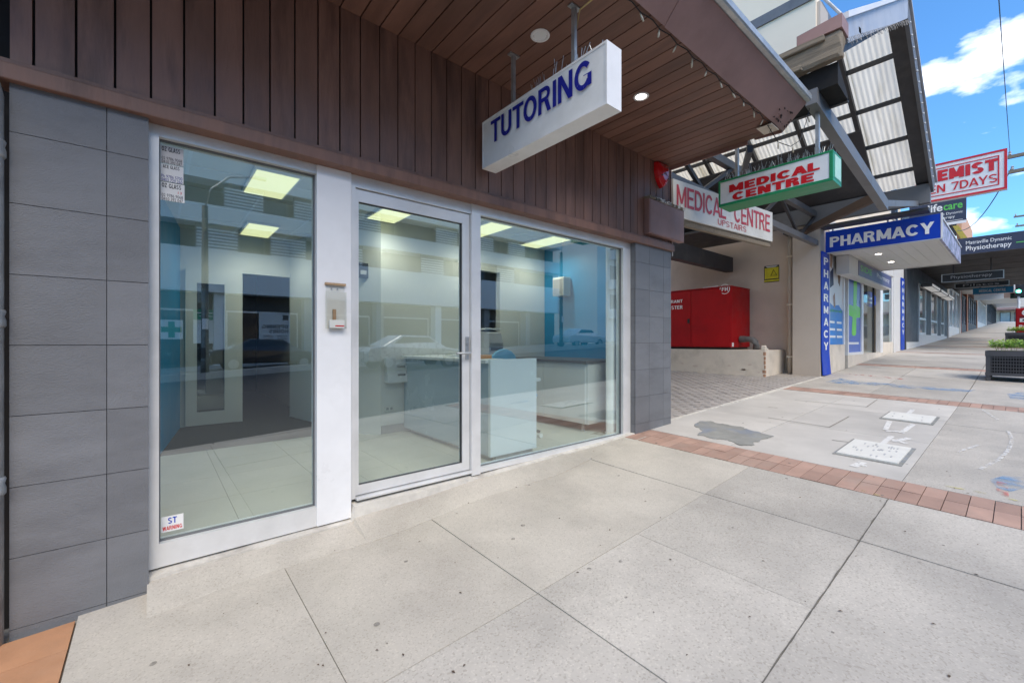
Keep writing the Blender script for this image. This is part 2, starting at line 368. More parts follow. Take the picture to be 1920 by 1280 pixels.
# ------------------------------------------------------------------ spray-paint marks
def spray(name, col, scale=9, lo=.42, hi=.6):
    m = bpy.data.materials.new(name); m.use_nodes = True; n, l = m.node_tree.nodes, m.node_tree.links
    b = n['Principled BSDF']; b.inputs['Base Color'].default_value = (*col, 1); b.inputs['Roughness'].default_value = .85
    t = n.new('ShaderNodeTexCoord'); z = n.new('ShaderNodeTexNoise'); z.inputs['Scale'].default_value = scale; z.inputs['Detail'].default_value = 7
    l.new(t.outputs['Object'], z.inputs['Vector'])
    r = n.new('ShaderNodeMapRange'); r.inputs[1].default_value = lo; r.inputs[2].default_value = hi; r.inputs[3].default_value = 0; r.inputs[4].default_value = .75
    l.new(z.outputs[0], r.inputs[0]); l.new(r.outputs[0], b.inputs['Alpha'])
    return m
M['spray_blue'] = spray('blue_spray', (.16,.34,.58), 6, .38, .75); M['spray_red'] = spray('red_spray', (.62,.20,.17), 11, .48, .7)
M['spray_letters'] = spray('white_worn_spray', (.80,.79,.76), 22, .25, .45); M['spray_yellow'] = spray('yellow_spray', (.62,.56,.22), 11, .45, .65); M['spray_white'] = spray('white_chalk', (.72,.71,.68), 14, .36, .6)

# ------------------------------------------------------------------ ground, road, footpath
def sheet(name, xs, ys, zfun, m, kind='structure', parent=None):
    mb = MB(); nx = len(xs)
    mb.add([(x, y, zfun(x, y)) for y in ys for x in xs], [(j*nx+i, j*nx+i+1, (j+1)*nx+i+1, (j+1)*nx+i) for j in range(len(ys)-1) for i in range(nx-1)])
    o = mb.build(name, m, parent)
    if kind: o['kind'] = kind
    return o
XS = [-60, -30, -10, -2, 0, 1.5, 3, 4.33, 6, 9.2, 12.1, 15, 17.7, 22, 26.3, 36.4, 47, 60, 85, 150, 260]
sheet('ground', [-400, -150]+XS+[320, 600], [-300, -60, -25, -3, 0, 14, 60, 300], lambda x, y: zf(max(-60, min(260, x)))-.55, mat('earth', (.16,.15,.12), .95, .2, 1))
sheet('road', XS, [-21.0, -12.5, -4.0], lambda x, y: zf(x)-.096-.16+.05*(1-abs(y+12.5)/8.5), M['asphalt'])
foot = sheet('footpath', XS, [-3.86, 0.3], lambda x, y: gz(x, y)-.014, M['joint'])
drv = sheet('driveway', [5.0, 7, 9.2, 12.6], [0, 2, 5, 9, 14], lambda x, y: gz(x, y)-.008, mat('paver_sand', (.36,.335,.305), .95, .2, 8))
# kerb stones
kerb = sheet('kerb', XS, [-4.02, -3.9], lambda x, y: gz(x, y)-.3, M['joint'])
x = -12.0
while x < 60:
    L = 1.8 if x < 30 else 6
    mb = MB(); a, b2 = x+.004, x+L-.004
    mb.hexa([(a,-4.01,gz(a,-4)-.25),(b2,-4.01,gz(b2,-4)-.25),(b2,-3.865,gz(b2,-4)-.25),(a,-3.865,gz(a,-4)-.25)],
            [(a,-3.99,gz(a,-4)),(b2,-3.99,gz(b2,-4)),(b2,-3.865,gz(b2,-4)),(a,-3.865,gz(a,-4))])
    mb.build('kerb_stone', M['concrete'], kerb, bevel=.012); x += L
opp = sheet('opposite_footpath', XS, [-27, -21.2], lambda x, y: zf(x)-.09, M['concrete'])
sheet('opposite_kerb', XS, [-21.2, -20.98], lambda x, y: zf(x)-.085, M['concrete_pale'])
sheet('median_kerb', XS, [-17.6, -17.25, -17.2], lambda x, y: zf(x)+.02 if y < -17.21 else zf(x)-.3, M['concrete_pale'])
sheet('opposite_kerb_face', XS, [-20.98, -20.96], lambda x, y: zf(x)-.09 if y < -20.97 else zf(x)-.35, M['concrete_pale'])

def slab(x0, x1, y0, y1, m, parent, name='slab', g=.0022, th=.05, nx=3, ny=2, tilt=.0015):
    a, b2, c, d = x0+g, x1-g, y0+g, y1-g
    t0, t1, t2 = (random.uniform(-tilt, tilt) for _ in range(3))
    top = lambda x, y: gz(x, y)+t0+t1*(x-a)/(b2-a)+t2*(y-c)/(d-c)
    mb = MB(); P = []; e = .006
    for j in range(ny+1):
        for i in range(nx+1):
            P.append((a+(b2-a)*i/nx, c+(d-c)*j/ny))
    N = nx+1
    vs = [(x, y, top(x, y)) for x, y in P]; fs = [(j*N+i, j*N+i+1, (j+1)*N+i+1, (j+1)*N+i) for j in range(ny) for i in range(nx)]
    rim = [i for i in range(N)]+[j*N+nx for j in range(1, ny+1)]+[ny*N+i for i in range(nx-1, -1, -1)]+[j*N for j in range(ny-1, 0, -1)]
    n0 = len(vs); vs += [(vs[k][0], vs[k][1], vs[k][2]-th) for k in rim]
    L = len(rim); fs += [(rim[(i+1)%L], rim[i], n0+i, n0+(i+1)%L) for i in range(L)]
    mb.add(vs, fs); return mb.build(name, m, parent)
JX = [-9.34, -7.54, -5.74, -4.84, -3.94, -3.04, -2.14, -1.24, -.80]
for a, b2 in zip(JX, JX[1:]):
    for y0, y1 in ((-1.44, -.02), (-2.38, -1.44), (-3.86, -2.38)): slab(a, b2, y0, y1, M['concrete'], foot)
JX = [-.28, .56, 1.475, 2.34, 3.235, 4.09]
for i, (a, b2) in enumerate(zip(JX, JX[1:])):
    for y0, y1 in ((-1.44, -.05), (-2.38, -1.44), (-3.86, -2.38)):
        slab(a, b2, y0, y1, M['concrete_smooth' if y1 > -1 else 'concrete'], foot)
for a, b2 in ((4.60, 6.25), (6.25, 7.85), (7.85, 9.33)):
    for y0, y1 in ((-1.05, -.0), (-2.385, -1.05)): slab(a, b2, y0, y1, M['concrete_pale'], foot, g=.0025)
for a, b2 in ((4.60, 6.05), (6.05, 7.6), (7.6, 9.33)): slab(a, b2, -3.86, -2.385, M['concrete'], foot)
def bricks(x0, rows, y0, y1, m, parent, bx=.238, by=.118, g=.0025):
    n = int((y1-y0)/by); me = None
    for r in range(rows):
        for k in range(n):
            if x0 < 0 and k > n: continue
            xa = x0+r*bx+g; xb = x0+(r+1)*bx-g; ya = y1-(k+1)*by+g+(.5*by if r % 2 else 0)*0; yb = ya+by-2*g
            mb = MB(); dz = random.uniform(-.002, .0025)
            mb.hexa([(xa,ya,gz(xa,ya)-.05),(xb,ya,gz(xb,ya)-.05),(xb,yb,gz(xb,yb)-.05),(xa,yb,gz(xa,yb)-.05)],
                    [(xa,ya,gz(xa,ya)+dz),(xb,ya,gz(xb,ya)+dz),(xb,yb,gz(xb,yb)+dz),(xa,yb,gz(xa,yb)+dz)])
            mb.build('paver', m, parent)
bricks(4.10, 2, -3.84, -.05, M['paver_red'], foot, bx=.249)
bricks(9.34, 2, -3.84, -.02, M['paver_red'], foot)
bricks(-.795, 2, -3.84, -.15, M['paver_orange'], foot, bx=.256, by=.236)
bx = 9.82; bands = [15.2, 20.9, 26.6, 32.3, 38.0]
edges = [9.82, 11.4, 13.2, 15.1]
for a, b2 in zip(edges, edges[1:]):
    for y0, y1 in ((-1.25, -.02), (-2.385, -1.25), (-3.86, -2.385)): slab(a, b2, y0, y1, M['concrete'], foot, g=.006)
bricks(15.1, 2, -3.84, -.02, M['paver_red'], foot)
for k, xb in enumerate(bands):
    e0 = xb+.42; xs = [e0+(5.28/3)*i for i in range(4)]
    for a, b2 in zip(xs, xs[1:]):
        for y0, y1 in ((-2.385, -.02), (-3.86, -2.385)): slab(a, b2, y0, y1, M['concrete'], foot, g=.008)
    if k: sheet('paver_band', [xb-.08, xb+.16, xb+.4], [-3.86, -.02], lambda x, y: gz(x, y)+.0, M['paver_red'], None, foot)
sheet('far_paving', [43.4, 60, 85, 150, 250], [-3.86, -.02], lambda x, y: gz(x, y)+.002, M['concrete'], None, foot)

# driveway pavers (small, seen very flat): one mass
mb = MB(); y = .02; row = 0
while y < 9.5:
    x = 5.1-(.115 if row % 2 else 0)
    while x < 12.45:
        a, b2, c, d = max(5.09, x)+.0025, min(12.45, x+.23)-.0025, y+.0025, y+.1125
        if b2-a > .03:
            z = gz((a+b2)/2, y)+random.uniform(-.003, .003)
            mb.add([(a,c,z),(b2,c,z),(b2,d,z),(a,d,z),(a,c,z-.03),(b2,c,z-.03),(b2,d,z-.03),(a,d,z-.03)], [(0,1,2,3),(4,5,1,0),(5,6,2,1),(6,7,3,2),(7,4,0,3)])
        x += .23
    y += .115; row += 1
o = mb.build('paving_mass', M['paver_grey'], drv); o['kind'] = 'stuff'
mb = MB()
ya = .0
mb.hexa([(5.09,-.03,.15),(12.0,-.03,.4),(12.0,.018,.4),(5.09,.018,.15)], [(5.09,-.03,gz(5.09,0)+.006),(12.0,-.03,gz(12,0)+.006),(12.0,.018,gz(12,0)+.006),(5.09,.018,gz(5.09,0)+.006)])
mb.build('edge_strip', M['mortar'], drv)

# drain grate by the pier
t = thing('drain_grate', 'small rusty drain grate in the driveway beside the grey pier', 'drain', (5.5, .6, gz(5.5, .6)))
z = gz(5.5, .6)
part('grate_frame', M['steel_dark'], t, (5.22,6.02,.4,.43,z-.02,z+.014), (5.22,6.02,.77,.8,z-.02,z+.014), (5.22,5.25,.43,.77,z-.02,z+.013), (5.99,6.02,.43,.77,z-.02,z+.013))
for k in range(12): part('grate_bar', M['steel_dark'], t, (5.27+k*.06, 5.295+k*.06, .43, .77, z-.01, z+.011))

# utility pits
def pit(x0, x1, y0, y1, label, lid_tilt, marks):
    zc = gz((x0+x1)/2, (y0+y1)/2); sl = .034
    t = thing('utility_pit', label, 'pit cover', ((x0+x1)/2, (y0+y1)/2, zc), 'utility pit covers in the pale concrete')
    Zt = lambda x, y, d=0: gz(x, y)+d
    def q(a, b, c, d, z0, z1, nm, m):
        MB().hexa([(a,c,Zt(a,c,z0)),(b,c,Zt(b,c,z0)),(b,d,Zt(b,d,z0)),(a,d,Zt(a,d,z0))], [(a,c,Zt(a,c,z1)),(b,c,Zt(b,c,z1)),(b,d,Zt(b,d,z1)),(a,d,Zt(a,d,z1))]).build(nm, m, t)
    q(x0-.035, x1+.05, y0-.03, y1+.025, -.02, .005, 'pit_surround', M['patch'])
    q(x0, x1, y0, y1, -.01, .016, 'pit_lid', M['gal_lid'])
    for k in range(marks):
        a = x0+.06+random.random()*(x1-x0-.16); c = y0+.05+random.random()*(y1-y0-.1)
        q(a, a+.05, c, c+.012, .01, .0185, 'lid_rib', M['letter_grey'])
    return t
M['gal_lid'] = mat('pale_pit_lid', (.66,.65,.60), .7, .06, 8, .3, dirt=(.6,.58,.54), dscale=6, damt=.5)
pit(5.10, 5.83, -2.29, -1.84, 'speckled pale pit cover in the pavement nearest the red brick strip', 0, 26)
pit(7.42, 8.02, -2.27, -1.81, 'plain pale pit cover farther up the pavement, nearer the planter', 0, 5)

# asphalt patch and painted marks
def blob(name, pts, z, m, parent, thick=.003):
    mb = MB(); P = [(x, y, gz(x, y)+z) for x, y in pts]; n = len(P)
    mb.add(P+[(x, y, zz-thick) for x, y, zz in P], [tuple(range(n))]+[(i, (i+1)%n, n+(i+1)%n, n+i) for i in range(n)])
    return mb.build(name, m, parent)
def wob(cx, cy, rx, ry, n=26, k=.25, seed=0):
    return [(cx+rx*math.cos(2*math.pi*i/n)*(1+k*noise.noise((math.cos(2*math.pi*i/n)*1.7+seed, math.sin(2*math.pi*i/n)*1.7, seed))),
             cy+ry*math.sin(2*math.pi*i/n)*(1+k*noise.noise((math.cos(2*math.pi*i/n)*1.7-seed, math.sin(2*math.pi*i/n)*1.7, seed+3)))) for i in range(n)]
pp = [onG(*q) for q in ((1303,795),(1316,789),(1335,791),(1362,796),(1395,802),(1425,811),(1449,818),(1430,823),(1420,829),(1405,835),(1388,835),(1375,830),(1366,824),(1345,824),(1325,820),(1308,816),(1318,808),(1306,801))]
ragged = []
for i_, p in enumerate(pp):
    q = pp[(i_+1) % len(pp)]
    for k in range(7):
        r_ = p.lerp(q, k/7); ragged.append((r_.x+.05*noise.noise((r_.x*9, r_.y*9, 0))+.02*noise.noise((r_.x*40, r_.y*40, 2)), r_.y+.04*noise.noise((r_.x*9, r_.y*9, 5))+.015*noise.noise((r_.x*40, r_.y*40, 7))))
tag(blob('asphalt_patch', ragged, .006, M['patch'], None), 'ragged grey asphalt patch with blue spray in pale paving', 'asphalt patch', kind='thing')
def strip(pts, w, z=.006):
    P = [onG(*q) for q in pts]; L = []; Rr = []
    for i, p in enumerate(P):
        d = (P[min(i+1, len(P)-1)]-P[max(i-1, 0)]); d = Vector((-d.y, d.x, 0)).normalized()*w/2
        L.append((p.x+d.x, p.y+d.y)); Rr.append((p.x-d.x, p.y-d.y))
    return L+Rr[::-1]
def marks(label, m, strips, cat='painted mark'):
    t = thing('spray_mark', label, cat, (0,0,0), None)
    for pts, w in strips: blob('stroke', strip(pts, w), .0055, m, t, .001)
    return t
marks('white painted letters on the pale paving beside the two pit covers', M['spray_letters'],
      [([(1668,790),(1660,806)],.05), ([(1660,808),(1695,810)],.05), ([(1690,812),(1712,796)],.05), ([(1655,832),(1672,818)],.05), ([(1675,828),(1705,822)],.06), ([(1672,824),(1700,832)],.05), ([(1600,875),(1618,867)],.06), ([(1610,872),(1625,874)],.05), ([(1700,778),(1712,768)],.05)])
marks('thin yellow sprayed line along the red brick strip', M['spray_yellow'], [([(1765,910),(1830,922),(1920,942)],.025), ([(1615,920),(1650,930)],.02)])
marks('pale curved scratch mark on the grey paving', M['spray_white'], [([(1890,808),(1898,825),(1890,845),(1873,862),(1838,880)],.03), ([(1835,835),(1795,848)],.03), ([(1842,768),(1872,788)],.03)])
marks('small red sprayed stroke on the brick strip', M['spray_red'], [([(1879,905),(1880,930)],.06)])
marks('faint pink sprayed line across the pavement outside the chemist', M['spray_red'], [([(1585,701),(1640,705),(1700,712)],.16)])
tag(blob('blue_spray', [(p.x, p.y) for p in [onG(*q) for q in ((1548,716),(1575,709),(1600,714),(1650,718),(1700,722),(1780,728),(1830,731),(1815,735),(1740,730),(1690,727),(1640,722),(1580,720))]], .0052, M['spray_blue'], None, .001), 'long smear of blue spray paint across the pavement before the chemist', 'painted mark', kind='thing')
tag(blob('blue_spray', [(p.x, p.y) for p in [onG(*q) for q in ((1855,900),(1880,893),(1925,896),(1925,915),(1895,922),(1870,915))]], .0052, M['spray_blue'], None, .001), 'patch of blue spray paint beside the red brick strip', 'painted mark', kind='thing')
tag(blob('blue_spray', [(p.x, p.y) for p in [onG(*q) for q in ((1888,739),(1920,735),(1940,745),(1925,749),(1895,748))]], .0052, M['spray_blue'], None, .001), 'blue spray paint patch on the pavement in front of the planter', 'painted mark', kind='thing')
crk = []; low = []; xx = 1.55
while xx < 4.09:
    c_ = -2.38+.005*noise.noise((xx*6, 0, 0)); w_ = .0015+.004*max(0, noise.noise((xx*9, 3, 1))+.1)
    crk.append((xx, c_+w_)); low.append((xx, c_-w_)); xx += .035
tag(blob('pavement_crack', crk+low[::-1], .0035, mat('crack_dirt', (.13,.12,.10), .95, .3, 20), None, .001), 'ragged dark crack along a joint in the near pavement', 'crack', kind='thing')
marks('thin dark saw cut lines across the pale driveway crossing', M['joint'], [([(1440,763),(1458,765)],.012), ([(1490,750),(1625,763)],.012), ([(1440,783),(1555,801)],.012), ([(1555,801),(1592,781)],.012), ([(1625,763),(1645,749)],.012), ([(1560,825),(1590,829)],.012)], 'saw cuts')
# litter: small leaves and grit, cigarette butts
lt = MB()
for k in range(70):
    p = onG(random.uniform(330, 1900), random.uniform(880, 1270)); 
    if p.y > -.1: continue
    s = random.uniform(.004, .011); a = random.random()*6.28; z = gz(p.x, p.y)+.004
    lt.add([(p.x+s*math.cos(a), p.y+s*math.sin(a), z), (p.x-s*.5*math.sin(a), p.y+s*.5*math.cos(a), z+.003), (p.x-s*math.cos(a), p.y-s*math.sin(a), z), (p.x+s*.5*math.sin(a), p.y-s*.5*math.cos(a), z+.002)], [(0,1,2,3)])
for k in range(40):
    p = Vector((random.uniform(.3, 4.1), -.1-abs(random.gauss(0, .12)), 0)); s = random.uniform(.005, .014); a = random.random()*6.28; z = gz(p.x, p.y)+.005
    lt.add([(p.x+s*math.cos(a), p.y+s*math.sin(a), z), (p.x-s*.5*math.sin(a), p.y+s*.5*math.cos(a), z+.003), (p.x-s*math.cos(a), p.y-s*math.sin(a), z), (p.x+s*.5*math.sin(a), p.y-s*.5*math.cos(a), z+.002)], [(0,1,2,3)])
gm = MB()
for k in range(70):
    gx, gy = random.uniform(-.2, 9), random.uniform(-3.6, -.45); s = random.uniform(.006, .016); pts_ = wob(gx, gy, s, s*random.uniform(.7, 1), 8, .3, k)
    gm.add([(x_, y_, gz(x_, y_)+.0032) for x_, y_ in pts_], [tuple(range(8))])
tag(gm.build('gum_spots', spray('gum', (.26,.24,.21), 30, .3, .6)), 'dark trodden gum spots dotted over the pavement', 'gum spots', kind='stuff')
tag(lt.build('litter', mat('leaf_litter', (.10,.07,.05), .9, .4, 9)), 'scattered bits of leaf litter and grit on the pavement', 'litter', kind='stuff')

# ------------------------------------------------------------------ the shop building
SH = thing('shop_building', 'tutoring shop with grey tiled piers, brown timber cladding and glazed aluminium front', 'building', (2.3, 0, 0))
PY = -.12            # face of the piers
FL = .2              # interior floor
CL = 2.75            # interior ceiling
SOF = 3.51           # soffit
# piers: backing + tiles
def pier(x0, x1, cols, ztop, jz0, nm):
    p = part(nm, M['grout'], SH, (x0+.004, x1-.004, PY+.006, .22, -.1, ztop))
    rows = []; z = jz0
    while z > -.05: z -= .316
    while z < ztop: rows.append((max(z, -.1), min(z+.316, ztop))); z += .316
    for a, b2 in cols:
        for z0, z1 in rows:
            if z1-z0 < .02: continue
            d = random.uniform(0, .0012)
            part('tile', M['tile'], p, (a+.0015, b2-.0015, PY-d, PY+.012, z0+.0015, z1-.0015))
    return p
pier(-.495, -.022, [(-.495, -.18), (-.18, -.022)], 2.45, .335, 'pier')
p2 = pier(4.283, 5.066, [(4.283, 4.57), (4.57, 4.886), (4.886, 5.066)], 2.45, .335, 'pier')
z = .335-.316*2
while z < 2.45:   # tiled return of the right pier
    part('tile', M['tile'], p2, (4.28, 4.2855, PY+.014, .0, max(z, 0)+.0015, min(z+.316, 2.45)-.0015)); z += .316
# trim board under the cladding
part('trim_board', M['timber'], SH, (-.53, 5.10, -.155, .0, 2.447, 2.522), bevel=.006)
part('trim_cap', M['timber'], SH, (-.53, 5.10, -.135, .0, 2.522, 2.545))
# cladding boards
cl = part('cladding', M['dark'], SH, (-.50, 5.08, -.078, -.02, 2.545, SOF+.1))
k = 0; x = -.424-.1365; BX = []
while x < 5.07:
    a, b2 = max(x, -.50), min(x+.1365, 5.08)
    if b2-a > .02:
        g = .005 if x < 1 else .004
        part('board', M['timber'], cl, (a+g, b2-g, -.100-random.uniform(0, .002), -.08, 2.546, SOF+.02)); BX.append((a, b2, g))
    x += .1365
part('corner_bead', M['timber'], SH, (5.081, 5.10, -.11, .1, 2.546, SOF))
part('side_wall', M['cream'], SH, (4.9, 5.07, .23, 10, -.1, 9.0))
part('end_cladding', M['timber'], SH, (5.075, 5.095, .1, .9, 2.46, 3.6))
part('upper_wall', M['cream'], SH, (-6.5, 5.06, .02, .25, SOF+.12, 9.0))  # unseen upper storey, added to block sun from behind the shop
part('roof', M['steel_grey'], SH, (-6.5, 4.89, .26, 10, 8.6, 8.8))
part('left_wall', M['beige'], SH, (-6.5, -.62, .0, .2, -.6, SOF+.1))
part('left_return', M['dark'], SH, (-.619, -.5, .02, .2, -.3, SOF+.1))
part('rear_wall', M['int_white'], SH, (-6.5, 4.9, 9.8, 10, -.2, 8.6))
# mortar step under the frames
STEP = lambda x: .1 if x < 1.03 else (.2 if x < 2.02 else .185+.018*(x-2))
mb = MB(); mr = MB(); xs = [-.03, .25, .5, .75, 1.02, 1.04, 1.3, 1.55, 1.8, 2.01, 2.03, 2.4, 2.7, 3.1, 3.5, 3.9, 4.282]
RT = lambda x: min(STEP(x)-.022, gz(x, 0)+.05)
foot_y = lambda x: -.36+.03*math.sin(x*4.1)+.12*max(0, x-3)/1.28
for a, b2 in zip(xs, xs[1:]):
    za, zb = STEP(a), STEP(b2); oa, ob = -.105+.008*math.sin(a*7), -.105+.008*math.sin(b2*7)
    ga, gb = min(za-.012, gz(a,0)+.06), min(zb-.012, gz(b2,0)+.06)
    ga, gb = max(ga, gz(a,0)+.006), max(gb, gz(b2,0)+.006)
    mb.hexa([(a,oa,gz(a,oa)-.03),(b2,ob,gz(b2,ob)-.03),(b2,.1,gz(b2,0)-.03),(a,.1,gz(a,0)-.03)], [(a,oa,max(za-.02,ga)),(b2,ob,max(zb-.02,gb)),(b2,.1,max(zb,gb+.002)),(a,.1,max(za,ga+.002))])
    fa, fb = foot_y(a), foot_y(b2)
    mr.hexa([(a,fa,gz(a,fa)-.02),(b2,fb,gz(b2,fb)-.02),(b2,ob+.002,gz(b2,ob)-.02),(a,oa+.002,gz(a,oa)-.02)], [(a,fa,gz(a,fa)+.002),(b2,fb,gz(b2,fb)+.002),(b2,ob+.002,RT(b2)),(a,oa+.002,RT(a))])
mr.build('concrete_ramp', M['concrete_smooth'], SH)
mb.build('mortar_step', M['mortar'], SH)
# ---- aluminium shopfront
def X(px, y=-.02): return onY(px, 640, y).x
GT = 2.389
xl0, xg0, xg1, xc1 = -.03, X(298), X(590), X(658, -.06)
w1 = part('window', M['alu'], SH, (xl0, xg0, -.06, .05, .1, 2.447), (xg0, xg1, -.06, .05, GT, 2.447), (xg0, xg1, -.058, .05, .1, .224))
part('glazing_bead', M['steel_grey'], w1, (xg0, xg0+.006, -.024, .0, .224, GT), (xg1-.006, xg1, -.024, .0, .224, GT), (xg0, xg1, -.0235, .0, GT-.006, GT), (xg0, xg1, -.0235, .0, .224, .23))
part('pane', M['glass'], w1, (xg0+.002, xg1-.002, -.006, .002, .226, GT-.002))
part('white_column', M['white_metal'], SH, (xg1, xc1, -.07, .05, .1, 2.447), bevel=.004)
dg0, dg1, ds1, dm1 = X(671), X(865), X(877), X(896)
fr = part('door_frame', M['alu'], SH, (xc1, xc1+.035, -.05, .05, .215, 2.447), (xc1+.035, ds1+.012, -.05, .05, 2.365, 2.447), (ds1+.012, dm1, -.06, .05, .18, 2.447))
part('threshold', M['alu'], SH, (xc1+.035, ds1+.012, -.075, .05, .205, .225), bevel=.004)
door = part('door', M['alu'], SH, (xc1+.038, dg0, -.035, .02, .232, 2.36), (dg1, ds1+.008, -.035, .02, .232, 2.36), (dg0, dg1, -.034, .019, 2.275, 2.36), (dg0, dg1, -.034, .019, .232, .298))
part('pane', M['glass'], door, (dg0+.002, dg1-.002, -.01, -.002, .3, 2.273))
part('glazing_bead', M['steel_dark'], door, (dg0, dg0+.004, -.025, .0, .298, 2.275), (dg1-.004, dg1, -.025, .0, .298, 2.275), (dg0, dg1, -.0245, .0, 2.271, 2.275), (dg0, dg1, -.0245, .0, .298, .302))
hx = (dg1+ds1)/2+.012
hd = part('handle_plate', M['galv'], door, (hx-.016, hx+.016, -.047, -.035, 1.15, 1.34), bevel=.003)
mb = MB(); mb.tube([(hx, -.045, 1.205), (hx, -.085, 1.205), (hx-.01, -.092, 1.205), (hx-.135, -.092, 1.205)], .009, 10); mb.build('lever', M['galv'], hd, smooth=True)
mb = MB(); mb.lathe((hx, -.048, 1.285), [(.012, -.006), (.012, .004)], 14, 'Y'); mb.build('lock_cylinder', M['galv'], hd)
wr1 = X(1164); we = X(1175)+.01
w2 = part('window', M['alu'], SH, (dm1, wr1, -.058, .05, 2.372, 2.447), (dm1, wr1, -.058, .05, .19, .232), (wr1, 4.279, -.055, .05, .19, 2.447))
part('glazing_bead', M['steel_grey'], w2, (dm1, dm1+.005, -.024, .0, .232, 2.372), (wr1-.005, wr1, -.024, .0, .232, 2.372), (dm1, wr1, -.0235, .0, .232, .236), (dm1, wr1, -.0235, .0, 2.368, 2.372))
part('pane', M['glass'], w2, (dm1+.002, wr1-.002, -.006, .002, .234, 2.37))
# stickers on the glass
def sticker(px0, py0, px1, py1, label, lines, bg='paper'):
    a = onY(px0, py1, -.0085); b2 = onY(px1, py1, -.0085); c = onY(px0, py0, -.0085)
    t = thing('sticker', label, 'sticker', tuple(a))
    part('sheet', M[bg], t, (a.x, b2.x, -.0085, -.0068, a.z, c.z))
    w, h = b2.x-a.x, c.z-a.z
    for s, fx, fy, fw, fh, m in lines:
        (btext if s.replace(' ', '').isalpha() else text)(s, M[m], t, (a.x+w*fx, -.0085, a.z+h*fy), (1,0,0), (0,0,1), w*fw, h*fh, depth=.0006)
    return t
sticker(301,271,344,304, 'topmost glazier sticker reading OZ GLASS in the window corner', [('OZ GLASS',.05,.68,.8,.26,'letter_black'),('02 9786 9068',.05,.2,.88,.17,'letter_black'),('0410 392 047',.05,.0,.88,.17,'letter_black')], 'sticker_grey') if M.setdefault('sticker_grey', mat('sticker_grey', (.6,.58,.57), .6, .06)) else 0
sticker(301,305.5,344,338, 'white glazier sticker reading ACE GLASS between two OZ GLASS stickers', [('ACE GLASS',.1,.76,.72,.2,'letter_black'),('Ph 9786 5700',.03,.2,.92,.18,'letter_blue'),('0403 729 260',.03,.0,.92,.17,'letter_blue')])
sticker(301,339.5,346,374, 'lowest glazier sticker reading OZ GLASS with red mark', [('OZ GLASS',.05,.7,.8,.24,'letter_black'),('13',.72,.45,.16,.14,'letter_red'),('02 9786 9068',.05,.2,.88,.17,'letter_black'),('0410 392 047',.05,.0,.88,.17,'letter_black')])
sticker(302,970,344,999, 'white WARNING sticker at the bottom corner of the window', [('ST',.3,.5,.4,.4,'sign_blue'),('WARNING',.06,.1,.88,.26,'letter_red')])
# acrylic brochure holder on the white column
a = onY(613, 615, -.1); b2 = onY(648, 534, -.1)
t = thing('brochure_holder', 'clear acrylic card holder with wooden top strip on the white column', 'card holder', (a.x, -.07, a.z))
part('back_plate', M['acrylic'], t, (a.x, b2.x, -.076, -.072, a.z, b2.z))
part('front_plate', M['acrylic'], t, (a.x, b2.x, -.115, -.112, a.z, a.z+.24))
part('side_plate', M['acrylic'], t, (a.x-.003, a.x, -.115, -.072, a.z, a.z+.24)); part('side_plate', M['acrylic'], t, (b2.x, b2.x+.003, -.115, -.072, a.z, a.z+.24))
part('base', M['acrylic'], t, (a.x-.003, b2.x+.003, -.115, -.072, a.z-.003, a.z))
part('top_strip', mat('pale_wood', (.42,.28,.16), .6, .2, 20), t, (a.x-.006, b2.x+.006, -.09, -.071, b2.z-.006, b2.z+.008))
part('card_stack', M['paper'], t, (a.x+.015, b2.x-.01, -.108, -.085, a.z+.002, a.z+.055))
part('card_print', M['letter_red'], t, (a.x+.05, b2.x-.012, -.1086, -.1081, a.z+.012, a.z+.02))
part('folded_card', mat('brown_card', (.34,.22,.13), .7), t, (a.x+.04, a.x+.058, -.1, -.083, a.z+.056, a.z+.125))
for sx in (.3, .62): 
    mb = MB(); mb.lathe((a.x+(b2.x-a.x)*sx, -.078, b2.z-.03), [(.005, -.004), (.005, .004)], 10, 'Y'); mb.build('screw', M['galv'], t)

# ------------------------------------------------------------------ shop interior
IN = SH
fl = part('floor', M['grout'], IN, (-.45, 4.88, .052, 2.3, FL-.1, FL-.004))
xs = [-.45, .4, 1.0, 1.6, 2.2, 2.8, 3.4, 4.0, 4.6, 4.88]; ys = [.055, .62, 1.22, 1.82, 2.298]
for a, b2 in zip(xs, xs[1:]):
    for c, d in zip(ys, ys[1:]): part('floor_tile', M['int_tile'], fl, (a+.0015, b2-.0015, c+.0015, d-.0015, FL-.01, FL))
part('hall_floor', M['carpet'], IN, (-.45, 4.88, 2.301, 9.7, FL-.1, FL))
ce = part('ceiling', M['ceil'], IN, (-.45, 4.88, .05, 9.7, CL, CL+.1))
for k in range(9): part('ceiling_rail', M['int_white'], ce, (-.4+k*.6, -.376+k*.6, .06, 4.0, CL-.004, CL+.002))
for k in range(7): part('ceiling_rail', M['int_white'], ce, (-.44, 4.86, .18+k*.6, .204+k*.6, CL-.005, CL+.002))
part('bulkhead', M['int_white'], IN, (-.45, 4.88, .0505, .12, 2.45, CL))
part('bulkhead', M['dark'], IN, (-.45, 4.88, -.01, .05, 2.56, SOF+.1))
mb = MB(); mb.prism([(-.15, 1.0, FL), (.25, 3.9, FL), (.15, 3.92, FL), (-.25, 1.02, FL)], (0, 0, CL-FL)); mb.build('blue_wall', M['int_blue'], IN)
part('party_wall', M['int_white'], IN, (-.49, -.45, .23, 3.9, FL-.1, CL+.1))
part('hall_wall', M['int_white'], IN, (.25, .30, 3.9, 4.0, FL, CL), (.3, .86, 3.9, 4.0, 2.24, CL), (.86, .93, 3.9, 4.0, FL, CL), (.93, 1.64, 3.9, 4.0, 2.24, CL), (1.64, 2.05, 3.9, 4.0, FL, CL))
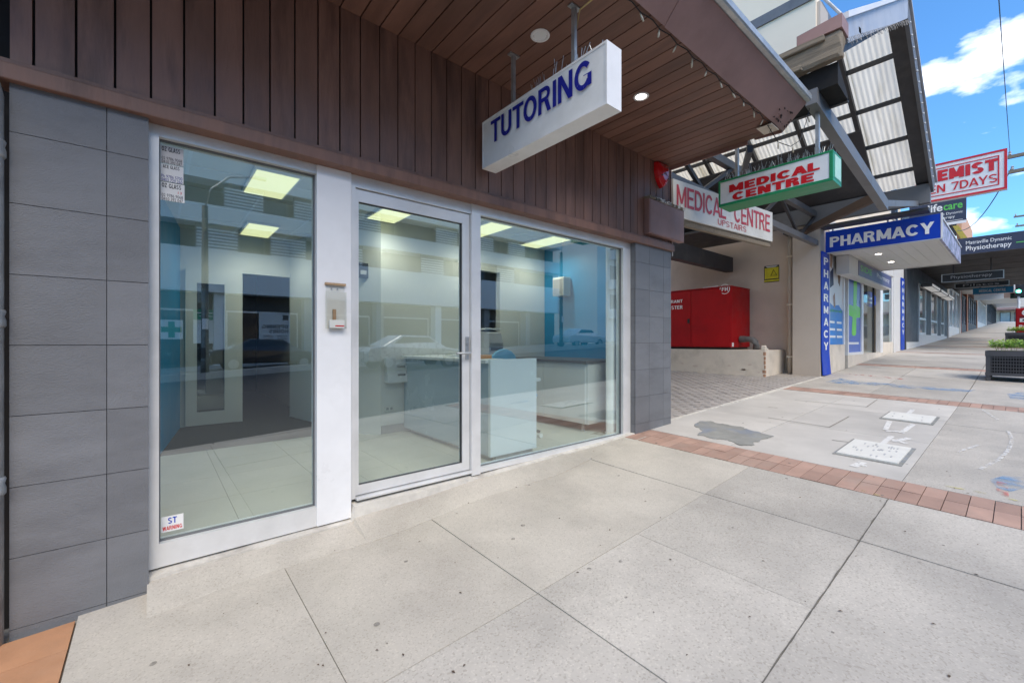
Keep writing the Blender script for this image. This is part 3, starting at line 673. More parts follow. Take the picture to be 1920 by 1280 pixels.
mb = MB(); mb.prism([(2.05, 1.86, FL), (2.05, 2.0, FL), (1.66, 3.9, FL), (1.52, 3.9, FL), (1.87, 2.1, FL)], (0, 0, CL-FL)); mb.build('chamfer_wall', M['int_white'], IN)
part('partition', M['int_white'], IN, (2.05, 3.28, 1.88, 1.98, FL, CL), (3.28, 3.86, 1.88, 1.98, 2.3, CL), (3.86, 4.80, 1.88, 1.98, FL, CL))
part('skirting', mat('grey_skirting', (.30,.31,.31), .5), IN, (2.06, 3.28, 1.868, 1.878, FL, FL+.1))
part('right_wall', M['int_blue'], IN, (4.76, 4.88, .06, 1.875, FL, CL))
part('back_room_wall', M['brown_room'], IN, (2.1, 4.88, 4.8, 4.9, FL, CL))
part('hall_end_wall', M['brown_room'], IN, (.2, 2.0, 8.0, 8.1, FL, CL))
part('hall_side_wall', M['brown_room'], IN, (.80, .85, 4.0, 8.0, FL, CL)); part('hall_side_wall', M['int_white'], IN, (1.75, 1.8, 4.0, 8.0, FL, CL))
dr = part('interior_door', M['int_white'], IN, (.30, .42, 3.86, 3.9, FL+.01, 2.235), (.72, .86, 3.86, 3.9, FL+.01, 2.235), (.42, .72, 3.8605, 3.9, FL+.01, FL+.18), (.42, .72, 3.8605, 3.9, 2.06, 2.235))
part('pane', M['glass_far'], dr, (.421, .719, 3.875, 3.885, FL+.18, 2.06))
part('backing', M['brown_room'], IN, (.25, .9, 4.4, 4.42, FL, CL))
for (lx, ly) in ((.81, 1.4), (2.04, 1.5), (3.24, 1.4), (1.03, 3.3), (4.3, 1.4)):
    f = part('ceiling_light', M['white_metal'], ce, (lx-.18, lx+.18, ly-.36, ly+.36, CL-.03, CL-.006))
    part('diffuser', lampm, f, (lx-.16, lx+.16, ly-.34, ly+.34, CL-.035, CL-.0301))
    ld = bpy.data.lights.new('troffer_lamp', 'SPOT'); ld.energy = 12; ld.spot_size = R(165); ld.spot_blend = 1; ld.color = (1,.97,.84); ld.shadow_soft_size = 0
    lo = bpy.data.objects.new('troffer_lamp', ld); COL.objects.link(lo); lo.location = (lx, ly, CL-.05); par(lo, SH)

t = thing('intercom_panel', 'small dark intercom panel on the wall inside the door', 'intercom', (1.9, 2.0, 1.9))
q = onY(678, 508, 2.05); part('case', M['black'], t, (q.x-.06, q.x+.06, 1.99, 2.03, q.z-.09, q.z+.09), bevel=.006); part('keypad', M['letter_grey'], t, (q.x-.035, q.x+.035, 1.985, 1.9895, q.z-.05, q.z+.0))
t = thing('power_socket', 'white double power socket low on the partition wall', 'socket', (2.15, 1.87, .5)); part('plate', M['gloss_white'], t, (2.10, 2.22, 1.868, 1.879, .46, .53), bevel=.003); part('outlet', M['letter_grey'], t, (2.12, 2.15, 1.866, 1.8679, .48, .51)); part('outlet', M['letter_grey'], t, (2.17, 2.2, 1.866, 1.8679, .48, .51))
# furniture
t = thing('reception_desk', 'blue-grey reception desk with pale top behind the shop window', 'desk', (2.6, 1.0, FL))
part('side_panel', M['desk'], t, (2.345, 2.38, .12, 1.86, FL+.05, 1.10))
part('front_panel', M['desk_front'], t, (2.33, 2.90, .085, .118, FL+.05, 1.135)) if M.setdefault('desk_front', mat('pale_blue_laminate', (.76,.84,.87), .2, .03, 2)) else 0
part('counter_top', M['desk_top'], t, (2.30, 2.62, .12, 1.86, 1.10, 1.13), bevel=.004)
part('work_surface', M['desk_top'], t, (2.62, 3.0, .13, 1.86, .90, .93)); part('back_shelf', M['desk_top'], t, (2.63, 3.75, 1.36, 1.86, 1.10, 1.13)); part('shelf_panel', M['desk'], t, (3.70, 3.74, 1.38, 1.85, FL+.05, 1.099))
part('plinth', M['galv'], t, (2.40, 2.86, .1, .16, FL+.002, FL+.049)); part('plinth', M['galv'], t, (2.40, 2.44, .17, 1.8, FL+.002, FL+.049))
t = thing('sideboard', 'low gloss white cabinet with dark worktop and short legs', 'cabinet', (4.3, 1.1, FL))
part('carcass', M['gloss_white'], t, (3.985, 4.60, .36, 1.80, FL+.1, 1.04))
for k in range(2): part('cabinet_door', M['gloss_white'], t, (3.965, 3.984, .37+.72*k, 1.085+.72*k, FL+.105, 1.035), bevel=.002)
part('side_panel', M['gloss_white'], t, (3.99, 4.6, .345, .3595, FL+.1, 1.035))
part('worktop', mat('dark_worktop', (.10,.10,.105), .4), t, (3.93, 4.62, .32, 1.84, 1.041, 1.07))
for lx in (4.03, 4.55):
    for ly in (.45, 1.7): part('leg', M['galv'], t, (lx-.015, lx+.015, ly-.015, ly+.015, FL, FL+.1))
t = thing('vertical_pipe', 'white vertical pipe standing inside the window beside the tiled pier', 'pipe', (4.2, .12, FL))
mb = MB(); mb.lathe((4.17, .14, FL), [(.075, 0), (.075, .02), (.062, .025), (.062, 2.5), (.062, CL-FL)], 24); mb.build('pipe', M['white_metal'], t, smooth=True)
t = thing('office_chair', 'blue office chair mostly hidden behind the reception desk', 'chair', (3.22, .75, FL))
mb = MB(); mb.lathe((3.22, .75, FL+.45), [(.05, 0), (.22, .0), (.235, .03), (.22, .06), (.05, .075)], 24); mb.build('seat', M['int_blue'], t, smooth=True)
mb = MB(); mb.prism([(3.18+.03*math.cos(q), .98, FL+.84+.19*math.sin(q)) if False else (3.22+.2*math.cos(q), .98, FL+.84+.17*math.sin(q)) for q in [i*math.pi/10 for i in range(20)]], (0, .05, 0)); mb.build('backrest', mat('pale_blue_fabric', (.16,.42,.60), .9, .1), t, bevel=.015)
mb = MB(); mb.tube([(3.22, .75, FL+.1), (3.22, .75, FL+.45)], .025, 10); mb.tube([(3.22, .78, FL+.44), (3.22, 1.0, FL+.44), (3.22, 1.0, FL+.7)], .018, 8); mb.build('post', M['black'], t)
for k in range(5):
    q = k*2*math.pi/5+.3; ex, ey = 3.22+.27*math.cos(q), .75+.27*math.sin(q)
    mb = MB(); mb.tube([(3.22, .75, FL+.12), (ex, ey, FL+.07)], .018, 8); sp = mb.build('foot', M['black'], t)
    mb = MB(); mb.lathe((ex, ey-.02, FL+.03), [(.028, 0), (.03, .01), (.03, .03), (.028, .04)], 14, 'Y'); mb.build('caster', M['gloss_white'], sp)
a = onY(722, 717, 1.85); b2 = onY(772, 670, 1.85)
t = thing('file_holder', 'pale wall-mounted three tier file holder beside the desk', 'file holder', (a.x, 1.87, a.z))
for k in range(3):
    z0 = a.z+(b2.z-a.z)*k/3; y0 = 1.80-.0*k
    part('pocket', M['desk_top'], t, (a.x, a.x+.12, y0-.03+k*.02, y0-.024+k*.02, z0, z0+.10), (b2.x-.12, b2.x, y0-.03+k*.02, y0-.024+k*.02, z0, z0+.10), (a.x+.12, b2.x-.12, y0-.03+k*.02, y0-.024+k*.02, z0, z0+.08), (a.x, b2.x, y0-.024+k*.02, 1.876, z0, z0+.006))
    part('pocket_side', M['desk_top'], t, (a.x, a.x+.004, y0-.023+k*.02, 1.876, z0+.007, z0+.1))
t = thing('wall_speaker', 'white box speaker mounted high on the blue wall', 'speaker', (4.7, 1.45, 2.0))
part('cabinet', M['gloss_white'], t, (4.58, 4.74, 1.3, 1.52, 1.97, 2.25), bevel=.01); part('grille', M['letter_grey'], t, (4.574, 4.579, 1.32, 1.5, 2.0, 2.22)); part('bracket', M['galv'], t, (4.741, 4.759, 1.39, 1.43, 2.05, 2.15))
t = thing('printer', 'grey desktop printer standing at the back of the reception desk', 'printer', (3.2, 1.7, 1.13))
mb = MB(); mb.prism([(3.30, 1.40, 1.131), (3.30, 1.40, 1.28), (3.30, 1.45, 1.42), (3.30, 1.71, 1.45), (3.30, 1.75, 1.42), (3.30, 1.75, 1.131)], (.24, 0, 0)); mb.build('body', M['letter_grey'], t, bevel=.01)
part('paper_slot', M['black'], t, (3.33, 3.52, 1.394, 1.3995, 1.18, 1.22))
part('lid', M['sign_white'], t, (3.29, 3.56, 1.47, 1.70, 1.452, 1.475), bevel=.006)
t = thing('box', 'small orange and white carton lying on the counter', 'box', (2.45, .5, 1.131))
part('carton', mat('orange_card', (.55,.25,.08), .6), t, (2.45, 2.60, .42, .52, 1.131, 1.165)); part('white_carton', M['paper'], t, (2.33, 2.44, .42, .52, 1.131, 1.165))
# ------------------------------------------------------------------ awning over the shop
AY0, AY1, AX1 = -.102, -1.42, 5.02
AW = thing('awning', 'brown timber boarded awning over the tutoring shop', 'awning', (2.2, -.7, SOF))
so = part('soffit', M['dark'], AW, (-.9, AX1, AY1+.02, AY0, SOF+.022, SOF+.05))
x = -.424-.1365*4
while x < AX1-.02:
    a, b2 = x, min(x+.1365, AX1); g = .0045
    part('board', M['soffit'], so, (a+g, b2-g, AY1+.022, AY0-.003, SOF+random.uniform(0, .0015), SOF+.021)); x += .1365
FZ = 3.72; FY = -1.60
def raked(x0, x1, nm, m, e=0):
    mb = MB(); mb.prism([(x0, AY1+.02, SOF-.012-e), (x0, FY, FZ-e), (x0, FY+.02, FZ+.03), (x0, AY1+.02, SOF+.03)], (x1-x0, 0, 0)); return mb.build(nm, m, AW)
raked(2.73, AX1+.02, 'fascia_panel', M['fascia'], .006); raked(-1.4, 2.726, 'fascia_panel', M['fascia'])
mb = MB(); mb.prism([(AX1+.021, AY1+.04, SOF-.02), (AX1+.021, FY, FZ-.01), (AX1+.021, FY, FZ+.03), (AX1+.021, AY1+.3, SOF+.2), (AX1+.021, AY1+.3, SOF-.0)], (.02, 0, 0)); mb.build('end_fascia', M['fascia'], AW)
part('end_rim', M['fascia'], AW, (AX1+.002, AX1+.02, AY1+.36, AY0-.02, SOF-.035, SOF+.2))
mb = MB(); prof = [(FY+.02, FZ+.0), (FY-.035, FZ+.004), (FY-.045, FZ+.015), (FY-.045, FZ+.065), (FY-.035, FZ+.065), (FY-.035, FZ+.02), (FY+.02, FZ+.015)]
mb.prism([(-1.4, y, z) for y, z in prof], (AX1+1.45, 0, 0)); mb.build('gutter', M['galv'], AW)
part('roof_sheet', M['galv'], AW, (-1.4, AX1, FY, -.02, FZ+.031, FZ+.045))
part('torn_flap', M['beige_pale'], AW, (4.72, 4.92, AY1+.02, AY1+.16, SOF-.038, SOF-.031))
mb = MB()
for k in range(26):   # rust holes and torn edge near the end of the fascia
    px = AX1-.35*random.random()**1.5; pz = SOF-.0+.11*random.random()**2; s = random.uniform(.006, .022)
    mb.prism([(px+s*math.cos(q)*random.uniform(.5, 1.2), AY1+.012-(pz-SOF+.02)*.80-.004, pz+s*.7*math.sin(q)*random.uniform(.5, 1.2)) for q in [i*math.pi/3 for i in range(6)]], (0, -.004, 0))
mb.build('rust_holes', mat('rust', (.035,.02,.015), .9, .4, 20), AW)
for lx, ly, lit in ((2.137, -.766, 0), (3.367, -.795, 1), (.9, -.766, 0)):
    mb = MB(); mb.lathe((lx, ly, SOF), [(.068, .004), (.07, -.004), (.062, -.008), (.05, -.006), (.049, .002)], 28); d = mb.build('downlight', M['white_metal'], AW, smooth=True)
    mb = MB(); mb.lathe((lx, ly, SOF), [(.048, .001), (.047, -.003), (.02, -.004)], 24); mb.build('lens', bulbm if lit else M['sign_white'], d)
    if lit:
        ld = bpy.data.lights.new('downlight_lamp', 'SPOT'); ld.energy = 12; ld.spot_size = R(100); ld.spot_blend = .8; ld.color = (1,.92,.8); ld.shadow_soft_size = .04
        lo = bpy.data.objects.new('downlight_lamp', ld); COL.objects.link(lo); lo.location = (lx, ly, SOF-.02); par(lo, AW)
# string lights along the fascia
t = thing('string_lights', 'string of small white bulbs under the awning fascia edge', 'string lights', (3, AY1+.03, SOF))
pts = []; bl = []
xx = 1.2
while xx < 4.85:
    pts.append((xx, AY1+.04, SOF-.012)); pts.append((xx+.11, AY1+.05, SOF-.02)); bl.append((xx+.11, AY1+.055, SOF-.02)); xx += .235
pts += [(4.7, AY1+.05, SOF-.05), (4.9, AY1+.02, SOF-.17), (5.03, AY1-.05, SOF-.2), (5.15, AY1-.1, SOF-.12), (5.2, AY1-.15, SOF+.1), (5.22, AY1-.2, SOF+.38), (5.25, AY1-.22, SOF+.6)]
bl += [(4.9, AY1+.02, SOF-.175), (5.05, AY1-.06, SOF-.2), (5.2, AY1-.16, SOF+.12)]
mb = MB(); mb.tube(pts, .004, 5); mb.build('cable', M['black'], t)
bm_ = mat('warm_bulb', (.5,.46,.36), .3, .05)
for (bx_, by_, bz_) in bl:
    mb = MB(); mb.lathe((bx_, by_, bz_-.055), [(.003, 0), (.007, .005), (.008, .028), (.006, .04), (.005, .055)], 8); mb.v = [(x_+(z_-bz_)*.5*math.sin(bx_*37), y_+(z_-bz_)*.4*math.sin(bx_*23), z_) for x_, y_, z_ in mb.v]; mb.build('bulb', bm_, t, smooth=True)

# ------------------------------------------------------------------ hanging lightbox signs
def spikes(parent, x0, x1, y0, y1, z, n, h, name='bird_spikes'):
    mb = MB()
    for k in range(n):
        bx_, by_ = random.uniform(x0, x1), random.uniform(y0, y1); hh = h*random.uniform(.6, 1.15)
        mb.tube([(bx_, by_, z), (bx_+random.gauss(0, .02), by_+random.gauss(0, .02), z+hh)], .0022, 3)
    o = mb.build(name, M['galv'], parent); o['kind'] = 'stuff'; return o
TX0, TX1, TY0, TY1, TZ0, TZ1 = 2.06, 2.20, -.16, -1.42, 2.712, 3.092
t = thing('hanging_sign', 'white lightbox sign reading TUTORING hung under the brown awning', 'sign', (2.13, -.8, TZ0), 'lightbox signs hung above the footpath')
part('box', M['sign_white'], t, (TX0+.004, TX1-.004, TY1+.004, TY0-.004, TZ0+.004, TZ1-.004))
part('frame', M['white_metal'], t, (TX0-.001, TX1+.001, TY1, TY0, TZ0, TZ0+.012), (TX0-.001, TX1+.001, TY1, TY0, TZ1-.012, TZ1), (TX0-.001, TX1+.001, TY1, TY1+.012, TZ0+.012, TZ1-.012), (TX0-.001, TX1+.001, TY0-.012, TY0, TZ0+.012, TZ1-.012))
a = onX(921, 272, TX0); b2 = onX(1110, 190, TX0); c = onX(1110, 130, TX0)
btext('TUTORING', M['letter_blue'], t, (TX0-.001, a.y, a.z+.005), (0,-1,0), (0,0,1), a.y-b2.y, .178, .18, .09)
for px in (962, 1076):
    q = onX(px, 150, TX0+.06)
    part('hanger', M['galv'], t, (TX0+.05, TX0+.075, q.y-.014, q.y+.014, TZ1, SOF+.02)); part('hanger_bracket', M['galv'], t, (TX0+.02, TX0+.11, q.y-.02, q.y+.02, SOF-.012, SOF-.002))
mb = MB(); q = onX(1076, 60, TX0+.06); mb.tube([(TX0+.08, q.y, SOF-.16), (TX0+.085, q.y-.03, SOF-.03), (TX0+.1, q.y-.14, SOF-.01), (TX0+.1, q.y-.3, SOF+.01)], .006, 6); mb.build('wire', mat('yellowed_wire', (.45,.35,.16), .6), t)
spikes(t, TX0+.02, TX1-.02, TY1+.02, TY1+.75, TZ1, 34, .11)

GX0, GX1, GY0, GY1, GZ0, GZ1 = 5.25, 5.56, -.637, -1.78, 2.926, 3.238
t = thing('hanging_sign', 'green framed lightbox sign reading MEDICAL CENTRE in red', 'sign', (5.4, -1.2, GZ0), 'lightbox signs hung above the footpath')
part('box', M['sign_white'], t, (GX0+.006, GX1-.006, GY1+.006, GY0-.006, GZ0+.03, GZ1-.006))
part('frame', M['green_frame'], t, (GX0, GX1, GY1, GY0, GZ0, GZ0+.032), (GX0, GX1, GY1, GY0, GZ1-.022, GZ1), (GX0, GX1, GY1, GY1+.034, GZ0+.032, GZ1-.022), (GX0, GX1, GY0-.022, GY0, GZ0+.032, GZ1-.022), bevel=.004)
part('end_strip', mat('pale_green', (.45,.72,.6), .5, .1), t, (GX0+.06, GX1-.03, GY1-.003, GY1-.0005, GZ0+.05, GZ1-.03))
for s, p0, p1 in (('MEDICAL', (1367,361.5), (1537,303)), ('CENTRE', (1373,376.5), (1526,326))):
    a = onX(*p0, GX0); b2 = onX(*p1, GX0); btext(s, M['letter_red'], t, (GX0+.005, a.y, a.z), (0,-1,0), (0,0,1), a.y-b2.y, .088, .27, .07)
for px in (1382, 1533):
    q = onX(px, 250, GX0+.1); part('hanger', M['galv'], t, (GX0+.08, GX0+.12, q.y-.016, q.y+.016, GZ1, 3.80 if px > 1500 else 3.7))
spikes(t, GX0+.02, GX1-.02, GY1+.02, GY0-.02, GZ1, 150, .10)

# big board sign across the driveway
s0 = Vector((5.30, -.02, 0)); s1 = Vector((8.0, -.30, 0)); U = (s1-s0).normalized(); N = Vector((U.y, -U.x, 0)); L = (s1-s0).length
t = thing('board_sign', 'long cream board reading MEDICAL CENTRE UPSTAIRS across the driveway entry', 'sign', tuple((s0+s1)/2+Vector((0,0,3))))
mb = MB(); mb.prism([s0+Vector((0,0,2.975)), s1+Vector((0,0,2.985)), s1+Vector((0,0,3.475)), s0+Vector((0,0,3.47))], -N*.05); mb.build('board', M['sign_cream'], t)
O = s0+U*.07+Vector((0,0,3.13))
btext('MEDICAL  CENTRE', M['letter_red_old'], t, O, U, (0,0,1), L-.16, .28, .16, .07)
btext('UPSTAIRS', M['letter_red_old'], t, s0+U*1.06+Vector((0,0,3.02)), U, (0,0,1), .80, .085, .13, .14)
mb = MB(); mb.bar(s0+Vector((0,.06,2.93)), s1+Vector((0,.06,2.94)), .06, .08); mb.build('support_timber', M['old_wood'], t)

# red alarm shield, blank box sign, conduit
c = onY(1238, 330, -.11)
t = thing('alarm_box', 'red shield-shaped alarm box high on the brown cladding', 'alarm box', (c.x, -.1, c.z))
sh = [(-.13,.145),(-.07,.155),(0,.15),(.07,.155),(.13,.145),(.135,.03),(.11,-.06),(.06,-.12),(0,-.16),(-.06,-.12),(-.11,-.06),(-.135,.03)]
mb = MB(); n = len(sh); P = [(c.x+a_, -.101, c.z+b_) for a_, b_ in sh]+[(c.x+a_*.93, -.155, c.z+b_*.93) for a_, b_ in sh]+[(c.x+a_*.5, -.185, c.z+b_*.5) for a_, b_ in sh]
mb.add(P, [tuple(range(n))[::-1]]+[(k*n+i, k*n+(i+1)%n, (k+1)*n+(i+1)%n, (k+1)*n+i) for k in (0,1) for i in range(n)]+[tuple(range(2*n, 3*n))])
mb.build('shell', mat('gloss_red', (.60,.01,.015), .2, .05, coat=.5), t, bevel=.006)
mb = MB(); mb.bar((c.x-.08, -.179, c.z-.03), (c.x+.0, -.188, c.z+.012), .004, .014); mb.bar((c.x, -.188, c.z+.012), (c.x+.09, -.178, c.z-.045), .004, .014); mb.build('chevron', M['black'], t)
t = thing('blank_box_sign', 'blank brown metal box sign mounted at the corner of the cladding', 'sign', (4.9, -.13, 2.58))
part('box', M['fascia'], t, (4.484, 5.30, -.172, -.102, 2.587, 3.0), bevel=.004)
part('face', M['fascia'], t, (4.50, 5.285, -.177, -.1725, 2.60, 2.985))
part('torn_top_strip', M['old_wood'], t, (4.484, 5.30, -.185, -.10, 3.001, 3.03))
mb = MB()
for k in range(26):
    xx = 4.5+.79*random.random(); mb.box(xx, xx+random.uniform(.01, .05), -.188, -.16, 3.0, 3.02+random.random()*.022)
o = mb.build('peeling_scraps', M['paper'], t); o['kind'] = 'stuff'
c = onY(1282, 430, -.1)
t = thing('conduit', 'thin white conduit hanging beside the blank brown box sign', 'conduit', (5.22, -.05, 2.4))
mb = MB(); mb.tube([(5.21, -.06, 2.42), (5.21, -.06, 3.0)], .007, 6); mb.build('tube', M['white_metal'], t); part('clip', M['galv'], t, (5.198, 5.222, -.075, -.045, 2.7, 2.715))

# downpipe at the left edge
t = thing('downpipe', 'galvanised downpipe with strap joints beside the grey tiled pier', 'downpipe', (-.56, -.13, 0))
mb = MB(); mb.lathe((-.55, -.14, -.05), [(.045, 0), (.045, 2.42), (.03, 2.5)], 18); mb.build('pipe', M['galv'], t, smooth=True)
for zz in (.63, 1.36, 2.1):
    mb = MB(); mb.lathe((-.55, -.14, zz), [(.047, 0), (.052, .008), (.052, .03), (.047, .05), (.052, .07), (.047, .08)], 18); mb.build('strap', M['galv'], t, smooth=True)
mb = MB(); mb.tube([(-.56, -.13, 2.5), (-.56, -.1, 2.7), (-.6, -.06, 3.4)], .014, 8); mb.build('rusty_rod', mat('rusty_rod', (.16,.06,.03), .8, .3, 15), t)

# ------------------------------------------------------------------ gable canopy over the driveway
GC = thing('gable_canopy', 'steel framed gable canopy with translucent corrugated roof over the driveway', 'canopy', (8.6, 0, 4.2))
EL, ER, AP = Vector((5.28, 0, 4.27)), Vector((12.0, 0, 4.52)), Vector((9.0, 0, 6.46))
YF, YB = -1.85, 4.2
def slope_sheet(A, B, y0, y1):
    d = (B-A); n = Vector((-d.z, 0, d.x)).normalized(); cols = int((y1-y0)/.076*6); vs = []; fs = []
    for i in range(cols+1):
        y = y0+(y1-y0)*i/cols; w = .0055*math.sin(2*math.pi*y/.076)
        for tt in (0, .5, 1): vs.append(A+d*tt+n*w+Vector((0, y, 0)))
    for i in range(cols):
        for k in (0, 1): fs.append((i*3+k, i*3+k+1, i*3+k+4, i*3+k+3))
    mb = MB(); mb.add(vs, fs); o = mb.build('roof_sheet', M['poly'], GC, smooth=True); return o
y = YF
while y < YB:
    slope_sheet(AP+Vector((.02,0,.09)), ER+Vector((.12,0,.02)), y, min(y+.84, YB))
    slope_sheet(EL+Vector((-.05,0,.06)), AP+Vector((-.02,0,.09)), y, min(y+.84, YB)); y += .83
def rafter(A, B, y, w, h, m, nm='rafter', dz=0):
    mb = MB(); mb.bar(A+Vector((0, y, dz)), B+Vector((0, y, dz)), w, h, (0,0,1)); mb.build(nm, m, GC)
for k, y in enumerate((YF+.13, -.95, -.05, .9, 1.9, 2.9, 3.9)):
    rafter(AP, ER, y, .2 if k == 0 else .07, .11, M['steel_dark'], dz=-.03); rafter(EL, AP, y, .2 if k == 0 else .07, .11, M['steel_dark'], dz=-.03)
for f in (.18, .42, .66, .88):
    for A, B in ((AP, ER), (AP, EL)):
        p = A.lerp(B, f); mb = MB(); mb.bar(p+Vector((0, YF+.2, .0)), p+Vector((0, YB, .0)), .055, .07); mb.build('purlin', M['steel_dark'], GC)
# barge boards and flashings on the street gable
mb = MB(); d = ER-AP
mb.prism([AP+Vector((-.05, YF-.02, -.12)), ER+Vector((.0, YF-.02, -.22)), ER+Vector((.22, YF-.02, .05)), AP+Vector((.02, YF-.02, .2))], (0, .05, 0)); mb.build('barge_board', M['steel_grey'], GC)
mb = MB(); mb.prism([AP+Vector((.02, YF-.05, .17)), ER+Vector((.25, YF-.05, .02)), ER+Vector((.27, YF-.05, .07)), AP+Vector((.03, YF-.05, .23))], (0, .14, 0)); mb.build('barge_cap', M['flashing'], GC)
mb = MB(); mb.prism([EL+Vector((.12, YF-.02, .06)), AP+Vector((-.06, YF-.02, -.16)), AP+Vector((-.02, YF-.02, .22)), EL+Vector((.0, YF-.02, .26))], (0, .04, 0)); mb.build('barge_board', M['flashing'], GC)
mb = MB(); mb.prism([EL+Vector((-.04, YF-.06, .22)), AP+Vector((-.03, YF-.06, .19)), AP+Vector((-.02, YF-.06, .25)), EL+Vector((-.05, YF-.06, .28))], (0, .16, 0)); mb.build('barge_cap', M['white_metal'], GC)
for k in range(16):
    p = AP.lerp(ER, .04+k*.06); mb = MB(); mb.lathe((p.x-.03, YF-.022, p.z-.08), [(.016, 0), (.016, -.012), (.008, -.018)], 10, 'Y'); mb.build('rivet', M['white_metal'], GC)
spikes(GC, 5.5, 8.9, YF, YF+.02, 0, 0, .1) if False else 0
mb = MB()
for k in range(60):
    f = k/60; p = EL.lerp(AP, f)+Vector((0, YF-.03, .05-.2*f)); mb.tube([p, p+Vector((random.gauss(0, .01), -.02, -.08*random.uniform(.5, 1.2)))], .0028, 3)
o = mb.build('bird_spikes', M['steel_grey'], GC); o['kind'] = 'stuff'
# eave beams
mb = MB(); mb.bar((11.93, YF+.02, 4.27), (11.93, YB, 4.27), .16, .38); mb.build('eave_beam', M['steel_grey'], GC)
mb = MB(); mb.bar((12.12, YF+.05, 3.98), (12.12, .8, 3.98), .34, .06); mb.build('beam_flange', M['steel_dark'], GC)
P0 = (5.16, YF+.06, 4.20)
def rough_bar(x, y0, y1, z, w, h, nm, m, seed=0, n=60, k=20):
    vs = []; fs = []
    for i in range(n+1):
        y = y0+(y1-y0)*i/n
        for j in range(k):
            q = 2*math.pi*j/k; sx, sz = math.cos(q), math.sin(q); f = 1/max(abs(sx), abs(sz))
            d = 1+.16*noise.noise((j*1.7, y*1.3, seed))+.10*noise.noise((j*3.1, y*6, seed+4))
            vs.append((x+sx*f*w/2*d, y+.05*noise.noise((j*2.3, 0, seed+9))*(1 if i == 0 else 0), z+sz*f*h/2*d))
    for i in range(n):
        for j in range(k): fs.append((i*k+j, i*k+(j+1)%k, (i+1)*k+(j+1)%k, (i+1)*k+j))
    fs += [tuple(range(k))[::-1], tuple(range(n*k, (n+1)*k))]
    mb = MB(); mb.add(vs, fs); return mb.build(nm, m, GC)
rough_bar(5.15, YF-.02, 2.5, 4.20, .12, .25, 'eave_timber', M['old_wood'])
rough_bar(5.08, YF+.1, YF+1.5, 4.30, .05, .06, 'split_timber', M['old_wood'], 3); rough_bar(5.08, YF+.3, YF+1.2, 4.10, .04, .05, 'split_timber', M['old_wood'], 6)
mb = MB(); mb.prism([(5.08, YF-.04, 4.335), (5.08, YF+.34, 4.345), (5.08, YF+.34, 4.44), (5.08, YF-.04, 4.47)], (.24, 0, 0)); mb.build('brown_cap', M['fascia'], GC)
mb = MB(); mb.prism([(5.20, YF+.02, 4.08), (5.62, YF+.02, 3.86), (5.62, YF+.02, 3.83), (5.20, YF+.02, 3.86)], (0, 1.3, 0)); mb.build('box_gutter', M['void'], GC)
mb = MB(); mb.bar((5.6, YF+.02, 3.84), (5.6, YF+1.4, 3.84), .05, .04); mb.build('gutter_lip', M['steel_dark'], GC)
# tie beam, lattice and driveway lintel
mb = MB(); mb.bar((5.15, -1.62, 3.80), (8.75, -1.62, 3.42), .10, .16); mb.build('tie_beam', M['steel_grey'], GC)
mb = MB(); mb.bar((8.75, -1.62, 3.45), (12.0, -1.62, 4.12), .09, .10); mb.build('tie_beam', M['steel_grey'], GC)
for (x0, z0, x1, z1, y) in ((5.2, 3.55, 12.0, 3.62, .12), (5.2, 4.2, 12.0, 4.28, .12)):
    mb = MB(); mb.bar((x0, y, z0), (x1, y, z1), .10, .12); mb.build('truss_chord', M['steel_grey'], GC)
for k in range(6):
    xa = 5.3+k*1.1; mb = MB(); mb.bar((xa, .12, 3.6 if k % 2 else 4.22), (xa+1.1, .12, 4.24 if k % 2 else 3.6), .05, .06); mb.build('truss_web', M['steel_dark'], GC)
mb = MB(); mb.bar((5.5, -.9, 3.62), (7.5, .1, 3.62), .06, .09); mb.build('brace', M['steel_dark'], GC)
mb = MB(); mb.bar((8.8, -1.5, 3.6), (12.2, .5, 3.95), .08, .14); mb.build('brace', mat('brown_timber', (.09,.06,.045), .8, .2), GC)
part('dark_ceiling', M['steel_dark'], GC, (10.4, 12.3, 1.6, YB, 4.02, 4.06))
part('lintel', M['steel_dark'], GC, (5.1, 12.45, 2.2, 2.4, 3.25, 3.65))
mb = MB(); n_ = (ER-AP); q0, q1 = AP.lerp(ER, .50), AP.lerp(ER, .97)
mb.prism([q0+Vector((0, -1.0, -.12)), q1+Vector((0, -1.0, -.12)), q1+Vector((0, -1.0, -.09)), q0+Vector((0, -1.0, -.09))], (0, 5.1, 0)); mb.build('dark_lining', M['steel_dark'], GC)
# stay rod up to the firewall
t = thing('stay_rod', 'thin steel stay rod rising from the gable canopy to the cream wall', 'stay rod', (6.2, -1.8, 4.9))
mb = MB(); a = onY(1606, 55, -1.84); b2 = a+Vector((1.15, 1.9, 3.6)); mb.tube([a, b2], .018, 8); mb.build('rod', M['galv'], t); mb = MB(); mb.bar(a-Vector((.05,0,.04)), a+Vector((.05,0,-.02)), .06, .06); mb.build('bracket', M['galv'], t)

